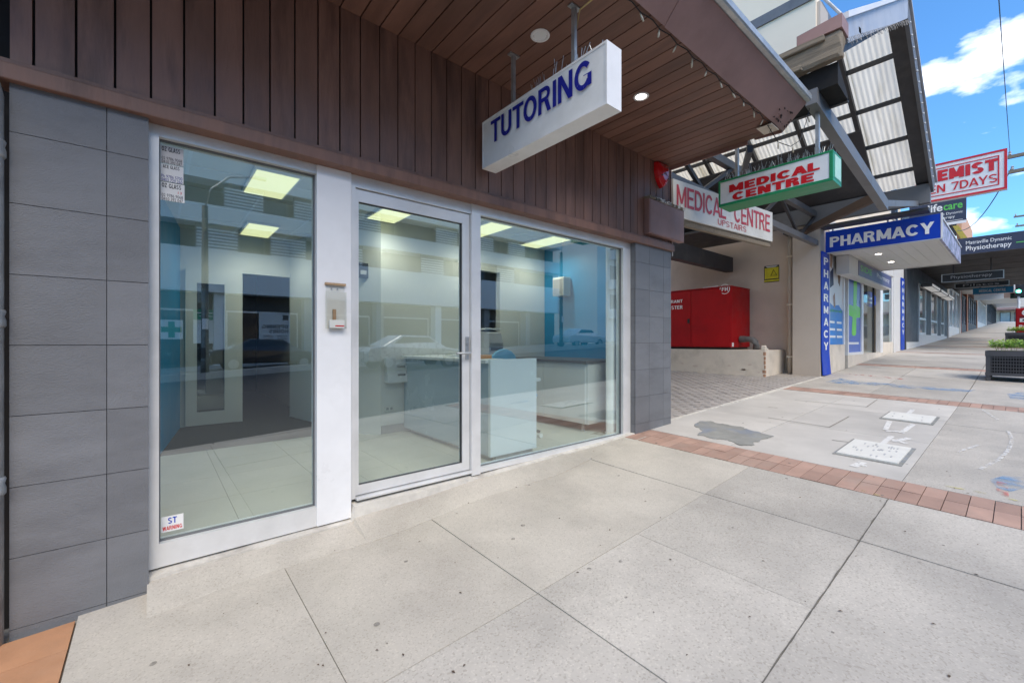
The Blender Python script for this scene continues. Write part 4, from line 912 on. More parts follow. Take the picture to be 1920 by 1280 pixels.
# ------------------------------------------------------------------ booster cabinet and its plinth
PL = thing('plinth_wall', 'low cracked cream rendered plinth along the driveway wall', 'plinth', (11.8, 3, .4))
mb = MB(); ztop = 1.09
mb.prism([(11.14, .91, .2), (12.45, .91, .2), (12.45, .91, ztop), (11.14, .91, ztop)], (0, 4.2, 0)); mb.build('render_block', M['beige_pale'], PL, bevel=.01)
bkm = mat('exposed_brick', (.42,.24,.15), .9, .3, 12, .8, 30)
for k in range(7):
    w = random.uniform(.02, .05); MB().box(11.137-random.random()*.003, 11.137+w, .907-random.random()*.003, .907+w*1.6, .33+k*.105, .33+k*.105+random.uniform(.07, .1)).build('broken_edge', bkm, PL, bevel=.008)
mb = MB(); mb.prism([(11.145, .915, 1.09), (11.42, .915, 1.09), (11.34, .915, 1.13), (11.26, .915, 1.15), (11.22, .915, 1.21), (11.16, .915, 1.19)], (0, .10, 0)); mb.build('crumbling_corner', M['beige_pale'], PL, bevel=.015)
for k in range(9):
    y = 1+random.random()*2.6; zz = .45+random.random()*.3
    mb = MB(); s = random.uniform(.03, .08); mb.prism([(11.139, y+s*math.cos(q)*random.uniform(.6,1.4), zz+s*.45*math.sin(q)*random.uniform(.6,1.4)) for q in [i*math.pi/4 for i in range(8)]], (-.003, 0, 0)); mb.build('spalled_spot', M['beige'], PL)
HB = thing('booster_cabinet', 'red steel hydrant booster cabinet standing on the cream plinth', 'cabinet', (11.8, 2.8, 1.1))
part('body', M['red'], HB, (11.27, 12.42, 1.745, 3.86, 1.15, 2.70), bevel=.01)
part('feet', M['black'], HB, (11.35, 12.4, 1.8, 3.8, 1.095, 1.149))
part('cabinet_door', M['red'], HB, (11.25, 11.2695, 1.76, 2.80, 1.17, 2.68), bevel=.004); part('cabinet_door', M['red'], HB, (11.25, 11.2695, 2.812, 3.85, 1.17, 2.68), bevel=.004)
part('lid', M['red'], HB, (11.235, 12.43, 1.735, 3.87, 2.701, 2.725), bevel=.004)
part('lid_debris', M['paper'], HB, (11.3, 11.9, 2.1, 2.5, 2.726, 2.755))
part('latch', M['black'], HB, (11.236, 11.249, 2.84, 2.90, 1.80, 1.92))
mb = MB(); q = onX(1359, 542, 11.25)
mb.tube([(11.247, q.y+.12*math.cos(i*2*math.pi/20), q.z+.12*math.sin(i*2*math.pi/20)) for i in range(18)], .009, 5); mb.build('logo_ring', M['letter_white'], HB)
btext('FH', M['letter_white'], HB, (11.249, q.y+.075, q.z-.05), (0,-1,0), (0,0,1), .15, .1, .2)
for s, py, h in (('HYDRANT', 567, .085), ('BOOSTER', 579, .10)):
    q = onX(1280, py, 11.25); btext(s, M['letter_white'], HB, (11.249, q.y+.62, q.z), (0,-1,0), (0,0,1), .62, h, .2)
part('tag', M['paper'], HB, (11.30, 11.40, 1.741, 1.7445, 1.17, 1.27))
t = thing('booster_pipe', 'grey elbow pipe leaving the red booster cabinet', 'pipe', (11.8, 1.5, 1.1))
mb = MB(); mb.tube([(11.75, 1.74, 1.36), (11.75, 1.50, 1.36), (11.75, 1.42, 1.34), (11.75, 1.36, 1.28), (11.75, 1.34, 1.2), (11.75, 1.34, 1.09)], .075, 14); mb.build('elbow', mat('grey_pipe', (.13,.13,.13), .6, .2), t, smooth=True)
mb = MB(); mb.lathe((11.75, 1.66, 1.36), [(.085, -.06), (.085, .06)], 16, 'Y'); mb.build('collar', mat('grey_pipe', (.13,.13,.13)), t)
t = thing('warning_sign', 'small yellow and black warning sign on the beige driveway wall', 'sign', (12.45, 1.4, 2.8))
a = onX(1433, 530, 12.49); b2 = onX(1461, 496, 12.49)
part('plate', mat('warning_yellow', (.62,.56,.02), .5), t, (12.485, 12.492, b2.y, a.y, a.z, b2.z))
w, h = a.y-b2.y, b2.z-a.z
part('border', M['letter_black'], t, (12.483, 12.4845, b2.y, a.y, b2.z-.13*h-.0, b2.z), (12.483, 12.4845, b2.y, a.y, a.z, a.z+.04*h), (12.483, 12.4845, b2.y, a.y, a.z+.14*h, a.z+.2*h), (12.483, 12.4845, b2.y, b2.y+.04*w, a.z+.2*h, b2.z-.13*h), (12.483, 12.4845, a.y-.04*w, a.y, a.z+.2*h, b2.z-.13*h))
mb = MB(); mb.bar((12.482, a.y-.45*w, a.z+.38*h), (12.482, a.y-.64*w, a.z+.72*h), .004, .03, (1,0,0)); mb.bar((12.482, a.y-.64*w, a.z+.72*h), (12.482, a.y-.86*w, a.z+.38*h), .004, .03, (1,0,0)); mb.bar((12.482, a.y-.45*w, a.z+.38*h), (12.482, a.y-.86*w, a.z+.38*h), .004, .03, (1,0,0)); mb.build('triangle', M['letter_black'], t)
part('text_line', M['letter_white'], t, (12.4805, 12.4825, b2.y+.12*w, a.y-.12*w, b2.z-.06*h, b2.z-.03*h), (12.4805, 12.4825, b2.y+.2*w, a.y-.2*w, b2.z-.11*h, b2.z-.08*h))
# ------------------------------------------------------------------ pharmacy building
PH = thing('pharmacy_building', 'beige rendered pharmacy building with driveway side wall and glazed shopfront', 'building', (17, 2, .6))
part('driveway_wall', M['beige'], PH, (12.5, 12.8, .62, 14, -.2, 9.3))
part('pillar', M['beige_pillar'], PH, (11.98, 12.6, .03, .60, .2, 9.3)) if M.setdefault('beige_pillar', mat('beige_pillar', (.53,.46,.39), .85, .05, 2, .3, 60, dirt=(.42,.36,.30), dscale=1, damt=.5)) else 0
part('firewall', M['cream'], PH, (11.9, 12.2, .1, 12, 5.2, 12.5))
part('firewall_band', M['steel_grey'], PH, (11.86, 11.899, .08, 12, 9.35, 9.6))
part('firewall_cap', M['flashing'], PH, (11.88, 12.22, .08, 12, 12.5, 12.6))
part('upper_wall', M['cream'], PH, (12.21, 23.0, .12, .4, 4.3, 9.2)); part('parapet_cap', M['steel_grey'], PH, (12.21, 23.02, .05, .42, 9.2, 9.4))
for k in range(4):
    xa = 13.6+k*2.4; w = part('upper_window', M['alu'], PH, (xa, xa+1.4, .09, .119, 5.9, 7.4)); part('pane', M['glass_dark'], w, (xa+.06, xa+1.34, .08, .089, 5.96, 7.34)) if M.setdefault('glass_dark', mat('dark_window_glass', (.03,.035,.04), .08, .1)) else 0
part('roof', M['steel_grey'], PH, (12.8, 23, .4, 14, 9.0, 9.1)); part('rear_wall', M['cream'], PH, (5.07, 23, 13.8, 14, -.2, 9.0))
part('east_wall', M['cream'], PH, (22.9, 23.1, .41, 13.8, .5, 9.0))
def FX(px): return onY(px, 640, 0).x
x0, xm, xd0, xd1, xf, xw1, xe = 12.61, FX(1586), FX(1590), FX(1616), FX(1652), FX(1675), FX(1693)
zb = lambda x: zf(x)
part('stall_riser', M['beige_pale'], PH, (12.61, xm, .02, .2, .3, 1.22)); part('stall_riser', M['beige_pale'], PH, (xf+.3, xw1, .02, .2, .6, 1.28))
part('shop_step', M['beige_pale'], PH, (xd0-.05, xf+.3, -.01, .3, .3, .93))
part('end_pillar', M['soffit_white'], PH, (xw1, xe, -.02, .4, .6, 4.3))
part('shop_header', M['soffit_white'], PH, (12.61, xw1, .0, .2, 3.66, 4.29))
sw = part('shop_window', M['white_metal'], PH, (12.61, 12.72, .02, .12, 1.221, 3.659), (xm-.09, xm+.02, .02, .12, 1.221, 3.659))
pw = part('poster', mat('poster_white', (.85,.85,.85), .4, .03), sw, (12.72, xm-.09, .05, .06, 1.225, 3.655))
W = xm-.09-12.72
def shape(pts, m, parent, y=.048, x0=12.72, w=W, z0=1.225, h=2.43, nm='print'):
    mb = MB(); mb.prism([(x0+w*a_, y, z0+h*b_) for a_, b_ in pts], (0, .0015, 0)); return mb.build(nm, m, parent)
skin = mat('print_skin', (.50,.31,.22), .5, .1); hair = mat('print_hair', (.22,.12,.05), .5, .2); navy = mat('print_navy', (.03,.05,.12), .5)
shape([(0,0),(1,0),(1,.36),(.7,.42),(.3,.40),(0,.44)], mat('poster_blue', (.03,.22,.62), .4, .2, 1.5), pw, .0485)
shape([(.04,1),(.28,1),(.26,.86),(.2,.78),(.1,.8),(.03,.88)], skin, pw); shape([(0,.84),(.12,.74),(.3,.8),(.34,.62),(.0,.56)], navy, pw, .0475)
shape([(.5,1),(.9,1),(.86,.8),(.78,.62),(.66,.66),(.62,.84)], hair, pw); shape([(.56,.95),(.7,.97),(.7,.82),(.6,.8)], skin, pw, .0465); shape([(.3,.5),(.42,.54),(.46,.4),(.36,.38)], skin, pw, .0465)
text('ing after your health', M['letter_green'], pw, (12.78, .047, 1.225+.33*2.43), (1,0,0), (0,0,1), W*.9, .10, bold=.01, depth=.001)
for r_, ln in enumerate(((0, 1), (0, 1), (0, 1))):
    for c_, s in enumerate(ln): part('text_line', M['letter_white'], pw, (12.8+c_*W*.5, 12.8+c_*W*.5+W*(.34+.03*r_), .0455, .047, 1.225+(.22-.075*r_)*2.43, 1.225+(.22-.075*r_)*2.43+.055))
part('pane', M['glass_soft'], sw, (12.73, xm-.1, .075, .081, 1.23, 3.65))
dp = part('door_panel', M['white_metal'], PH, (xd0, xd0+.1, .0, .1, .931, 3.6), (xd1-.02, xd1+.22, .0, .1, .931, 3.6), (xd0+.1, xd1-.02, .001, .1, 3.44, 3.6), (xd0+.1, xd1-.02, .001, .1, .931, 1.0))
g0, g1 = xd0+.1, xd1-.02; gw = g1-g0
pp_ = part('graphic', mat('panel_blue', (.09,.17,.56), .35, .2, 1.0), dp, (g0, g1, .03, .04, 1.0, 3.44))
shape([(.30,.22),(.36,.19),(.58,.19),(.64,.22),(.66,.40),(.97,.41),(.97,.53),(.68,.54),(.72,.80),(.66,.83),(.50,.83),(.44,.80),(.42,.53),(.05,.54),(.05,.42),(.36,.40)], mat('cross_green', (.22,.80,.08), .4), pp_, .027, g0, gw, 1.0, 2.44)
part('text_line', M['letter_white'], pp_, (g0+.05, g0+gw*.85, .0265, .0285, 1.22, 1.28))
part('door_frame', M['white_metal'], PH, (xf-.1, xf+.3, .0, .12, .931, 3.6), (xd1+.22, xf-.1, .001, .12, 3.42, 3.6))
sd = part('sliding_door', M['steel_dark'], PH, (xd1+.22, xd1+.28, .15, .2, .931, 3.42), (xf-.16, xf-.1, .15, .2, .931, 3.42)); part('pane', M['glass_soft'], sd, (xd1+.28, xf-.16, .17, .18, .95, 3.4))
w2_ = part('shop_window', M['white_metal'], PH, (xf+.3, xf+.36, .02, .1, 1.281, 3.659), (xw1-.1, xw1, .02, .1, 1.281, 3.659)); part('pane', M['glass_soft'], w2_, (xf+.36, xw1-.1, .05, .06, 1.285, 3.655))
part('shop_floor', M['int_tile'], PH, (12.81, 22.9, .31, 8, .85, .925)); part('shop_back_wall', M['int_white'], PH, (12.81, 22.9, 5, 5.2, .9, 4.2)); part('shop_ceiling', M['ceil'], PH, (12.81, 22.9, .21, 5, 4.1, 4.2))
t = thing('display_shelf', 'stocked metal display shelf inside the pharmacy doorway', 'shelf', (18, .9, .93))
part('frame', M['white_metal'], t, (17.2, 18.9, .9, .93, .93, 2.0)); 
for k in range(3):
    sh_ = part('shelf', M['white_metal'], t, (17.2, 18.9, .5, .9, 1.05+k*.4, 1.08+k*.4))
    for j in range(7): part('packet', mat('packet_%d' % (j % 4), [(.6,.6,.6),(.05,.25,.4),(.5,.1,.1),(.1,.35,.2)][j % 4], .5), sh_, (17.25+j*.23, 17.43+j*.23, .55, .8, 1.081+k*.4, 1.081+k*.4+random.uniform(.12, .28)))
t = thing('round_sign', 'dark blue oval sign hanging inside the pharmacy doorway', 'sign', (17.3, .4, 2.3))
mb = MB(); c = onY(1632, 561, .35); mb.prism([(c.x+.95*math.cos(q), .35, c.z+.26*math.sin(q)) for q in [i*math.pi/14 for i in range(28)]], (0, .03, 0)); mb.build('plate', M['sign_blue'], t)
part('text_line', M['letter_white'], t, (c.x-.7, c.x+.6, .345, .3495, c.z+.0, c.z+.07), (c.x-.45, c.x+.45, .345, .3495, c.z-.14, c.z-.08))
part('hanger', M['galv'], t, (c.x-.01, c.x+.01, .36, .37, c.z+.26, 4.1))
# downpipe in the corner of the pillar
t = thing('downpipe', 'painted beige downpipe in the corner beside the pharmacy pillar', 'downpipe', (12.1, .7, .4))
mb = MB(); mb.lathe((12.2, .72, .35), [(.05, 0), (.05, 3.9)], 14); mb.build('pipe', M['beige_pillar'], t, smooth=True)
for zz in (.9, 2.2, 3.4): part('clip', M['beige_pale'], t, (12.14, 12.26, .66, .78, zz, zz+.04))
# blue vertical signs
def vsign(xa, xb_, y, z0, z1, label, flare):
    t = thing('vertical_sign', label, 'sign', ((xa+xb_)/2, y, z0))
    mb = MB(); mb.prism([(xa, y, z1), (xa, y, z0+.35), (xa+flare*.4, y-flare, z0), (xb_+flare*.4, y-flare, z0), (xb_, y, z0+.35), (xb_, y, z1)][:6], (0, .02, 0)) if not flare else mb.add(
        [(xa,y,z1),(xb_,y,z1),(xb_,y,z0+.5),(xa,y,z0+.5),(xa+.04,y-flare,z0),(xb_+.06,y-flare,z0),(xa,y+.02,z1),(xb_,y+.02,z1),(xb_,y+.02,z0+.5),(xa,y+.02,z0+.5),(xa+.04,y-flare+.02,z0),(xb_+.06,y-flare+.02,z0)],
        [(0,1,2,3),(3,2,5,4),(7,6,9,8),(8,9,10,11),(0,3,9,6),(3,4,10,9),(1,7,8,2),(2,8,11,5),(4,5,11,10),(0,6,7,1)])
    mb.build('panel', M['sign_blue'], t); n = 8; H = (z1-z0-.62)/n
    for k, ch in enumerate('PHARMACY'): btext(ch, M['letter_white'], t, (xa+(xb_-xa)*.2, y-.002, z1-.05-(k+.9)*H), (1,0,0), (0,0,1), (xb_-xa)*.6, H*.64, .2, depth=.004)
    return t
vsign(11.985, 12.60, .0, .50, 3.42, 'blue vertical sign reading PHARMACY on the beige corner pillar', .02)
vsign(21.9, 22.6, -.05, .98, 3.75, 'second blue vertical PHARMACY sign beyond the shop entrance', 0)
# awning with blue sign
PA = thing('pharmacy_awning', 'white lined pharmacy awning with purple patterned fascia', 'awning', (14.6, -1, 3.43))
part('soffit', M['soffit_white'], PA, (12.44, 16.8, -1.9, -.005, 3.44, 3.47))
for k in range(9): part('soffit_batten', M['soffit_white'], PA, (12.45, 16.79, -1.85+k*.21, -1.845+k*.21, 3.434, 3.4399))
part('fascia', mat('purple_pattern', (.30,.30,.42), .5, .9, 7), PA, (12.44, 16.84, -1.94, -1.901, 3.42, 3.85)); part('far_fascia', M['soffit_white'], PA, (16.801, 16.84, -1.9, -.0, 3.42, 3.85))
part('roof', M['galv'], PA, (12.44, 16.84, -1.9, -.0, 3.86, 3.9)); part('fascia_cap', M['white_metal'], PA, (12.43, 16.86, -1.96, -1.9, 3.851, 3.875))
for lx in (13.6, 15.2): 
    mb = MB(); mb.lathe((lx, -.75, 3.44), [(.06, -.003), (.055, -.01), (.02, -.011)], 18); mb.build('downlight', bulbm, PA)
t = thing('awning_sign', 'long blue sign reading PHARMACY in white on the awning end', 'sign', (12.4, -.9, 3.43))
part('panel', M['sign_blue'], t, (12.385, 12.43, -1.935, .09, 3.43, 3.93)); part('edge_trim', M['white_metal'], t, (12.38, 12.435, -1.965, -1.936, 3.42, 3.94)); part('lower_rail', M['flashing'], t, (12.38, 12.435, -1.935, .09, 3.405, 3.429))
a = onX(1556, 461, 12.38); b2 = onX(1752, 440, 12.38)
btext('PHARMACY', M['letter_white'], t, (12.384, a.y, 3.545), (0,-1,0), (0,0,1), a.y-b2.y, .24, .22, .09, depth=.01)
for yy in (-.1, -1.1): part('bracket', M['galv'], t, (12.44, 12.47, yy-.015, yy+.015, 3.931, 4.06))
t = thing('door_sign', 'purple lightbox sign above the pharmacy door', 'sign', (16, -.2, 3.5))
a = onY(1611, 480, -.3); b2 = onY(1672, 510, -.3)
part('box', M['soffit_white'], t, (a.x-.9, b2.x, -.28, -.021, 2.98, 3.43)); part('face', mat('purple_sign', (.10,.10,.22), .4, .3, 3), t, (a.x, b2.x, -.29, -.281, 3.02, 3.40))
text('SOUTHSIDE Pharmacy', M['letter_white'], t, (a.x+.2, -.291, 3.12), (1,0,0), (0,0,1), (b2.x-a.x)*.8, .18, bold=.0, depth=.002) if False else text('Pharmacy', M['letter_white'], t, (a.x+(b2.x-a.x)*.5, -.291, 3.12), (1,0,0), (0,0,1), (b2.x-a.x)*.42, .18, bold=.0, depth=.002)
text('SIDE', M['letter_green'], t, (a.x+.2, -.291, 3.15), (1,0,0), (0,0,1), (b2.x-a.x)*.3, .16, bold=.01, depth=.002)
# CHEMIST sign
t = thing('projecting_sign', 'white projecting sign reading CHEMIST OPEN 7 DAYS in red', 'sign', (16, -1.8, 5.0))
CY0, CY1, CZ0, CZ1 = -.75, -2.78, 5.04, 6.03
part('box', M['sign_white'], t, (16.0, 16.18, CY1, CY0, CZ0, CZ1)); rb = M['letter_red']
part('border', rb, t, (15.99, 15.999, CY1, CY0, CZ1-.05, CZ1), (15.99, 15.999, CY1, CY0, CZ0, CZ0+.05), (15.99, 15.999, CY1, CY1+.05, CZ0+.05, CZ1-.05), (15.99, 15.999, CY1+.13, CY0, CZ1-.15, CZ1-.13), (15.99, 15.999, CY1+.13, CY0, CZ0+.13, CZ0+.15), (15.99, 15.999, CY1+.13, CY1+.155, CZ0+.15, CZ1-.15))
a = onX(1757, 334, 15.99); b2 = onX(1871, 300, 15.99); EM = a.y-b2.y
btext('CHEMIST', M['letter_red'], t, (15.995, b2.y+EM*1.45, 5.55), (0,-1,0), (0,0,1), EM*1.45, .29, .28, .07, depth=.006)
a = onX(1767, 356, 15.99); b2 = onX(1870, 340, 15.99); EM = a.y-b2.y
btext('OPEN 7DAYS', M['letter_red'], t, (15.995, b2.y+EM*1.62, 5.25), (0,-1,0), (0,0,1), EM*1.62, .21, .16, .09, depth=.006)
for xx in (16.05, 16.12): part('support', M['galv'], t, (xx, xx+.04, CY0+.02, .1, 5.4, 5.45))

# ------------------------------------------------------------------ physiotherapy shop
PT = thing('physiotherapy_shop', 'charcoal physiotherapy shop with row of grey framed doors', 'building', (31, 2, 1.1))
part('pier', M['charcoal'], PT, (23.1, 26.2, -.03, .5, .6, 4.6)); part('upper_wall', M['charcoal'], PT, (23.1, 38, .1, .4, 4.75, 6.4))
part('base', M['soffit_white'], PT, (23.1, 26.3, -.06, -.031, .6, 1.28)); part('base', M['soffit_white'], PT, (26.3, 37.5, -.05, .1, .9, 1.62))
part('body', M['charcoal'], PT, (26.3, 38.0, 3.5, 3.8, .9, 6.0)); part('floor', M['carpet'], PT, (26.3, 38, .1, 3.5, 1.3, 1.5))
part('header', M['charcoal'], PT, (26.3, 38, -.02, .3, 3.95, 4.6)); part('end_wall', M['charcoal'], PT, (38, 38.3, .0, 14, 1, 6.2)); part('roof', M['steel_grey'], PT, (23.1, 38.3, .4, 14, 6.1, 6.2))
lightbox = mat('lit_light_box', (.9,.9,.9), .5, .02, emit=(1,.98,.94,.10))
for xa, xb_ in ((26.6, 28.7), (30.5, 33.0), (34.7, 36.3)):
    w = part('shop_window', M['alu'], PT, (xa, xa+.12, -.03, .08, 1.3, 3.95), (xb_-.15, xb_, -.03, .08, 1.3, 3.95), (xa+.12, xb_-.15, -.029, .08, 3.83, 3.95), (xa+.12, xb_-.15, -.029, .08, 2.3, 2.4), (xa+.12, xb_-.15, -.029, .08, 1.3, 1.72))
    part('pane', M['glass_dark'], w, (xa+.13, xb_-.16, .03, .035, 1.73, 3.82))
for xa, xb_ in ((28.71, 30.49), (33.01, 34.69), (36.31, 38)): part('pier', M['charcoal'], PT, (xa, xb_, -.02, .3, 1.2, 3.94))
for k in range(3):
    bx_ = part('light_fitting', M['steel_grey'], PT, (26.8+k*3.4, 29.9+k*3.4, -.42, -.06, 3.78, 3.93), bevel=.03); part('light_panel', lightbox, bx_, (26.9+k*3.4, 29.8+k*3.4, -.40, -.12, 3.765, 3.779), (26.9+k*3.4, 29.8+k*3.4, -.426, -.421, 3.80, 3.91))
PW = thing('physiotherapy_awning', 'deep charcoal awning with navy fascia in front of the physiotherapy shop', 'awning', (30, -1.7, 4.57))
part('soffit', M['soffit_dark'], PW, (23.15, 38, -3.4, -.03, 4.57, 4.62)); 
for k in range(8): part('soffit_joint', M['steel_dark'], PW, (23.2+k*2, 23.24+k*2, -3.38, -.05, 4.56, 4.569))
navyf = mat('navy_fascia', (.035,.045,.085), .45, .1)
part('fascia', navyf, PW, (23.05, 23.149, -3.5, .0, 4.53, 5.13)); part('street_fascia', navyf, PW, (23.05, 38, -3.5, -3.401, 4.53, 5.1)); part('roof', M['steel_grey'], PW, (23.15, 38, -3.4, .09, 5.0, 5.05))
a = onX(1811, 475, 23.05); b2 = onX(1897, 462, 23.05); w = a.y-b2.y
text('Physiotherapy', M['letter_white'], PW, (23.05, a.y, 4.60), (0,-1,0), (0,0,1), w, .22, bold=.012, depth=.004); text('Matraville Dynamic', M['letter_white'], PW, (23.05, a.y, 4.84), (0,-1,0), (0,0,1), w, .17, bold=.005, depth=.004)
part('green_line', M['letter_green'], PW, (23.045, 23.0495, -3.2, b2.y-.1, 4.74, 4.77))
t = thing('navy_sign', 'navy sign reading lifecare above the physiotherapy awning', 'sign', (23.5, -.9, 5.7))
a = onX(1812, 412, 23.3)
part('panel', navyf, t, (23.3, 23.36, a.y, -.1, a.z, a.z+1.5)); part('lower_trim', M['letter_white'], t, (23.29, 23.299, a.y, -.1, a.z-.1, a.z+.0))
q = onX(1805, 393, 23.3); q0 = onX(1769, 402, 23.3); wv = q0.y-q.y
text('care', M['letter_green'], t, (23.3, q0.y, a.z+.48), (0,-1,0), (0,0,1), wv, .2, bold=.02, depth=.004); text('life', M['letter_white'], t, (23.3, q0.y+wv*.85, a.z+.48), (0,-1,0), (0,0,1), wv*.8, .3, bold=.02, depth=.004)
text('Matraville Dynamic', M['letter_white'], t, (23.3, q0.y+wv*.9, a.z+.27), (0,-1,0), (0,0,1), wv*1.9, .12, depth=.004); text('Physiotherapy', M['letter_white'], t, (23.3, q0.y+wv*.9, a.z+.12), (0,-1,0), (0,0,1), wv*1.5, .13, depth=.004)
part('rule', M['letter_white'], t, (23.295, 23.2995, q.y, q0.y, a.z+.04, a.z+.055))
def hang(x, pxa, pya0, pya1, pxb, label, s, lm, bg, fr=None, top=None):
    p0 = onX(pxa, pya0, x); p1 = onX(pxa, pya1, x); p2 = onX(pxb, 600, x)
    t = thing('hanging_sign', label, 'sign', (x, p0.y, p1.z), 'signs hung under the far awnings')
    part('panel', bg, t, (x, x+.1, p2.y, p0.y, p1.z, p0.z))
    if fr: part('frame', fr, t, (x-.004, x-.0005, p2.y, p0.y, p0.z-.02, p0.z), (x-.004, x-.0005, p2.y, p0.y, p1.z, p1.z+.02), (x-.004, x-.0005, p2.y, p2.y+.03, p1.z+.02, p0.z-.02), (x-.004, x-.0005, p0.y-.03, p0.y, p1.z+.02, p0.z-.02))
    W_, H_ = p0.y-p2.y, p0.z-p1.z
    if s: (btext if s.isupper() else text)(s, lm, t, (x-.005, p0.y-W_*.16, p1.z+H_*.28), (0,-1,0), (0,0,1), W_*.66, H_*.45)
    for f in (.2, .8): part('hanger', M['steel_dark'], t, (x+.03, x+.06, p0.y-W_*f-.02, p0.y-W_*f+.02, p0.z, top or 4.57))
hang(25.0, 1765, 515, 530, 1883, 'black hanging sign reading Physiotherapy', 'Physiotherapy', M['letter_grey'], M['black'], M['galv'])
hang(29.5, 1790, 532, 541, 1893, 'black hanging sign reading Pilates', 'Pilates', M['letter_grey'], M['black'], M['galv'])
hang(37.0, 1824, 541, 552, 1900, 'bright blue hanging sign reading MEDICAL CENTRE', 'MEDICAL CENTRE', M['letter_white'], mat('cyan_sign', (.02,.26,.50), .4))
hang(44.0, 1826, 553, 563, 1882, 'blank white hanging sign beyond the blue one', None, None, M['sign_white'], None, 5.6)
hang(49.0, 1840, 560, 568, 1890, 'black and white hanging sign deepest under the far awnings', 'TAKEAWAY', M['letter_white'], M['black'], M['galv'], 5.9) if False else 0

# ------------------------------------------------------------------ farther shops
def far_shop(x0, x1, label, wallm, frm, awm, awz, aw_d, top, extra=None):
    g = zf(x0); t = thing('far_shop', label, 'shop', ((x0+x1)/2, 0, g), 'shops up the street')
    part('wall', wallm, t, (x0, x1, .3, .6, g-.5, top)); part('pier', wallm, t, (x0, x0+.5, -.05, .3, g-.5, awz)); part('pier', wallm, t, (x1-.4, x1, -.05, .3, g-.5, awz))
    n = max(2, int((x1-x0)/2.2)); wd = (x1-x0-.9)/n
    for k in range(n):
        xa = x0+.5+k*wd; w = part('shop_window', frm, t, (xa, xa+.1, .0, .12, g, awz-.3), (xa+wd-.1, xa+wd, .0, .12, g, awz-.3), (xa+.1, xa+wd-.1, .001, .12, awz-.42, awz-.3), (xa+.1, xa+wd-.1, .001, .12, g, g+.75)); part('pane', M['glass_sky'], w, (xa+.1, xa+wd-.1, .05, .06, g+.75, awz-.42))
    part('awning_soffit', awm, t, (x0, x1-.1, -aw_d, .29, awz, awz+.06)); part('awning_fascia', awm, t, (x0-.04, x1-.1, -aw_d-.06, -aw_d-.001, awz-.08, awz+.5)); part('awning_end', awm, t, (x0-.06, x0-.001, -aw_d, .29, awz-.08, awz+.5))
    part('roof', M['steel_grey'], t, (x0, x1, .6, 12, top-.3, top-.1))
    return t
M['glass_sky'] = mat('sky_painted_glass', (.42,.52,.58), .08, .15, 1.2, spec=1.0)  # reflected sky painted in as a pale blue base colour
far_shop(38.4, 46.8, 'bright glazed shopfront just past the charcoal physiotherapy shop', M['soffit_white'], M['alu'], M['soffit_dark'], 5.15, 2.6, 7.0)
far_shop(47, 53, 'terracotta fronted shop beyond the bright glazed one', mat('terracotta_wall', (.30,.11,.07), .8, .2), M['steel_dark'], M['soffit_white'], 5.3, 2.6, 8.0)
far_shop(53.2, 66, 'peach gabled building rising above the far awnings', mat('peach_wall', (.62,.33,.20), .8, .1), M['steel_dark'], M['fascia'], 5.7, 2.6, 12.9)
far_shop(66.2, 84, 'pale far shop with white doors under a long awning', M['soffit_white'], M['alu'], M['soffit_white'], 6.2, 2.8, 9.0)
far_shop(84.2, 120, 'most distant pale shops at the end of the street', M['beige_pale'], M['steel_dark'], M['flashing'], 7.6, 2.8, 11.0)
t = thing('yellow_awning', 'small yellow sloping awning in front of the peach building', 'awning', (53, -.5, 10)); a = onX(1786, 424, 52.5); mb = MB(); mb.prism([a, a+Vector((0, -.35, -.0)), a+Vector((0, -1.25, -2.0)), a+Vector((0, -.85, -2.0))], (1, 0, 0)); mb.build('canvas', mat('yellow_canvas', (.55,.38,.06), .7), t)

t = thing('distant_building', 'pale building closing the far end of the street', 'building', (150, -4, 5.5)); part('wall', M['beige_pale'], t, (150, 156, -30, 14, 4, 12)); part('awning', M['fascia'], t, (146, 149.9, -30, 3, 8.4, 8.9))
for k in range(9): w = part('shop_window', M['steel_dark'], t, (149.9, 149.99, -8+k*2.2, -6.4+k*2.2, 5.6, 8.0)); part('pane', M['glass_sky'], w, (149.85, 149.89, -7.9+k*2.2, -6.5+k*2.2, 5.8, 7.9))
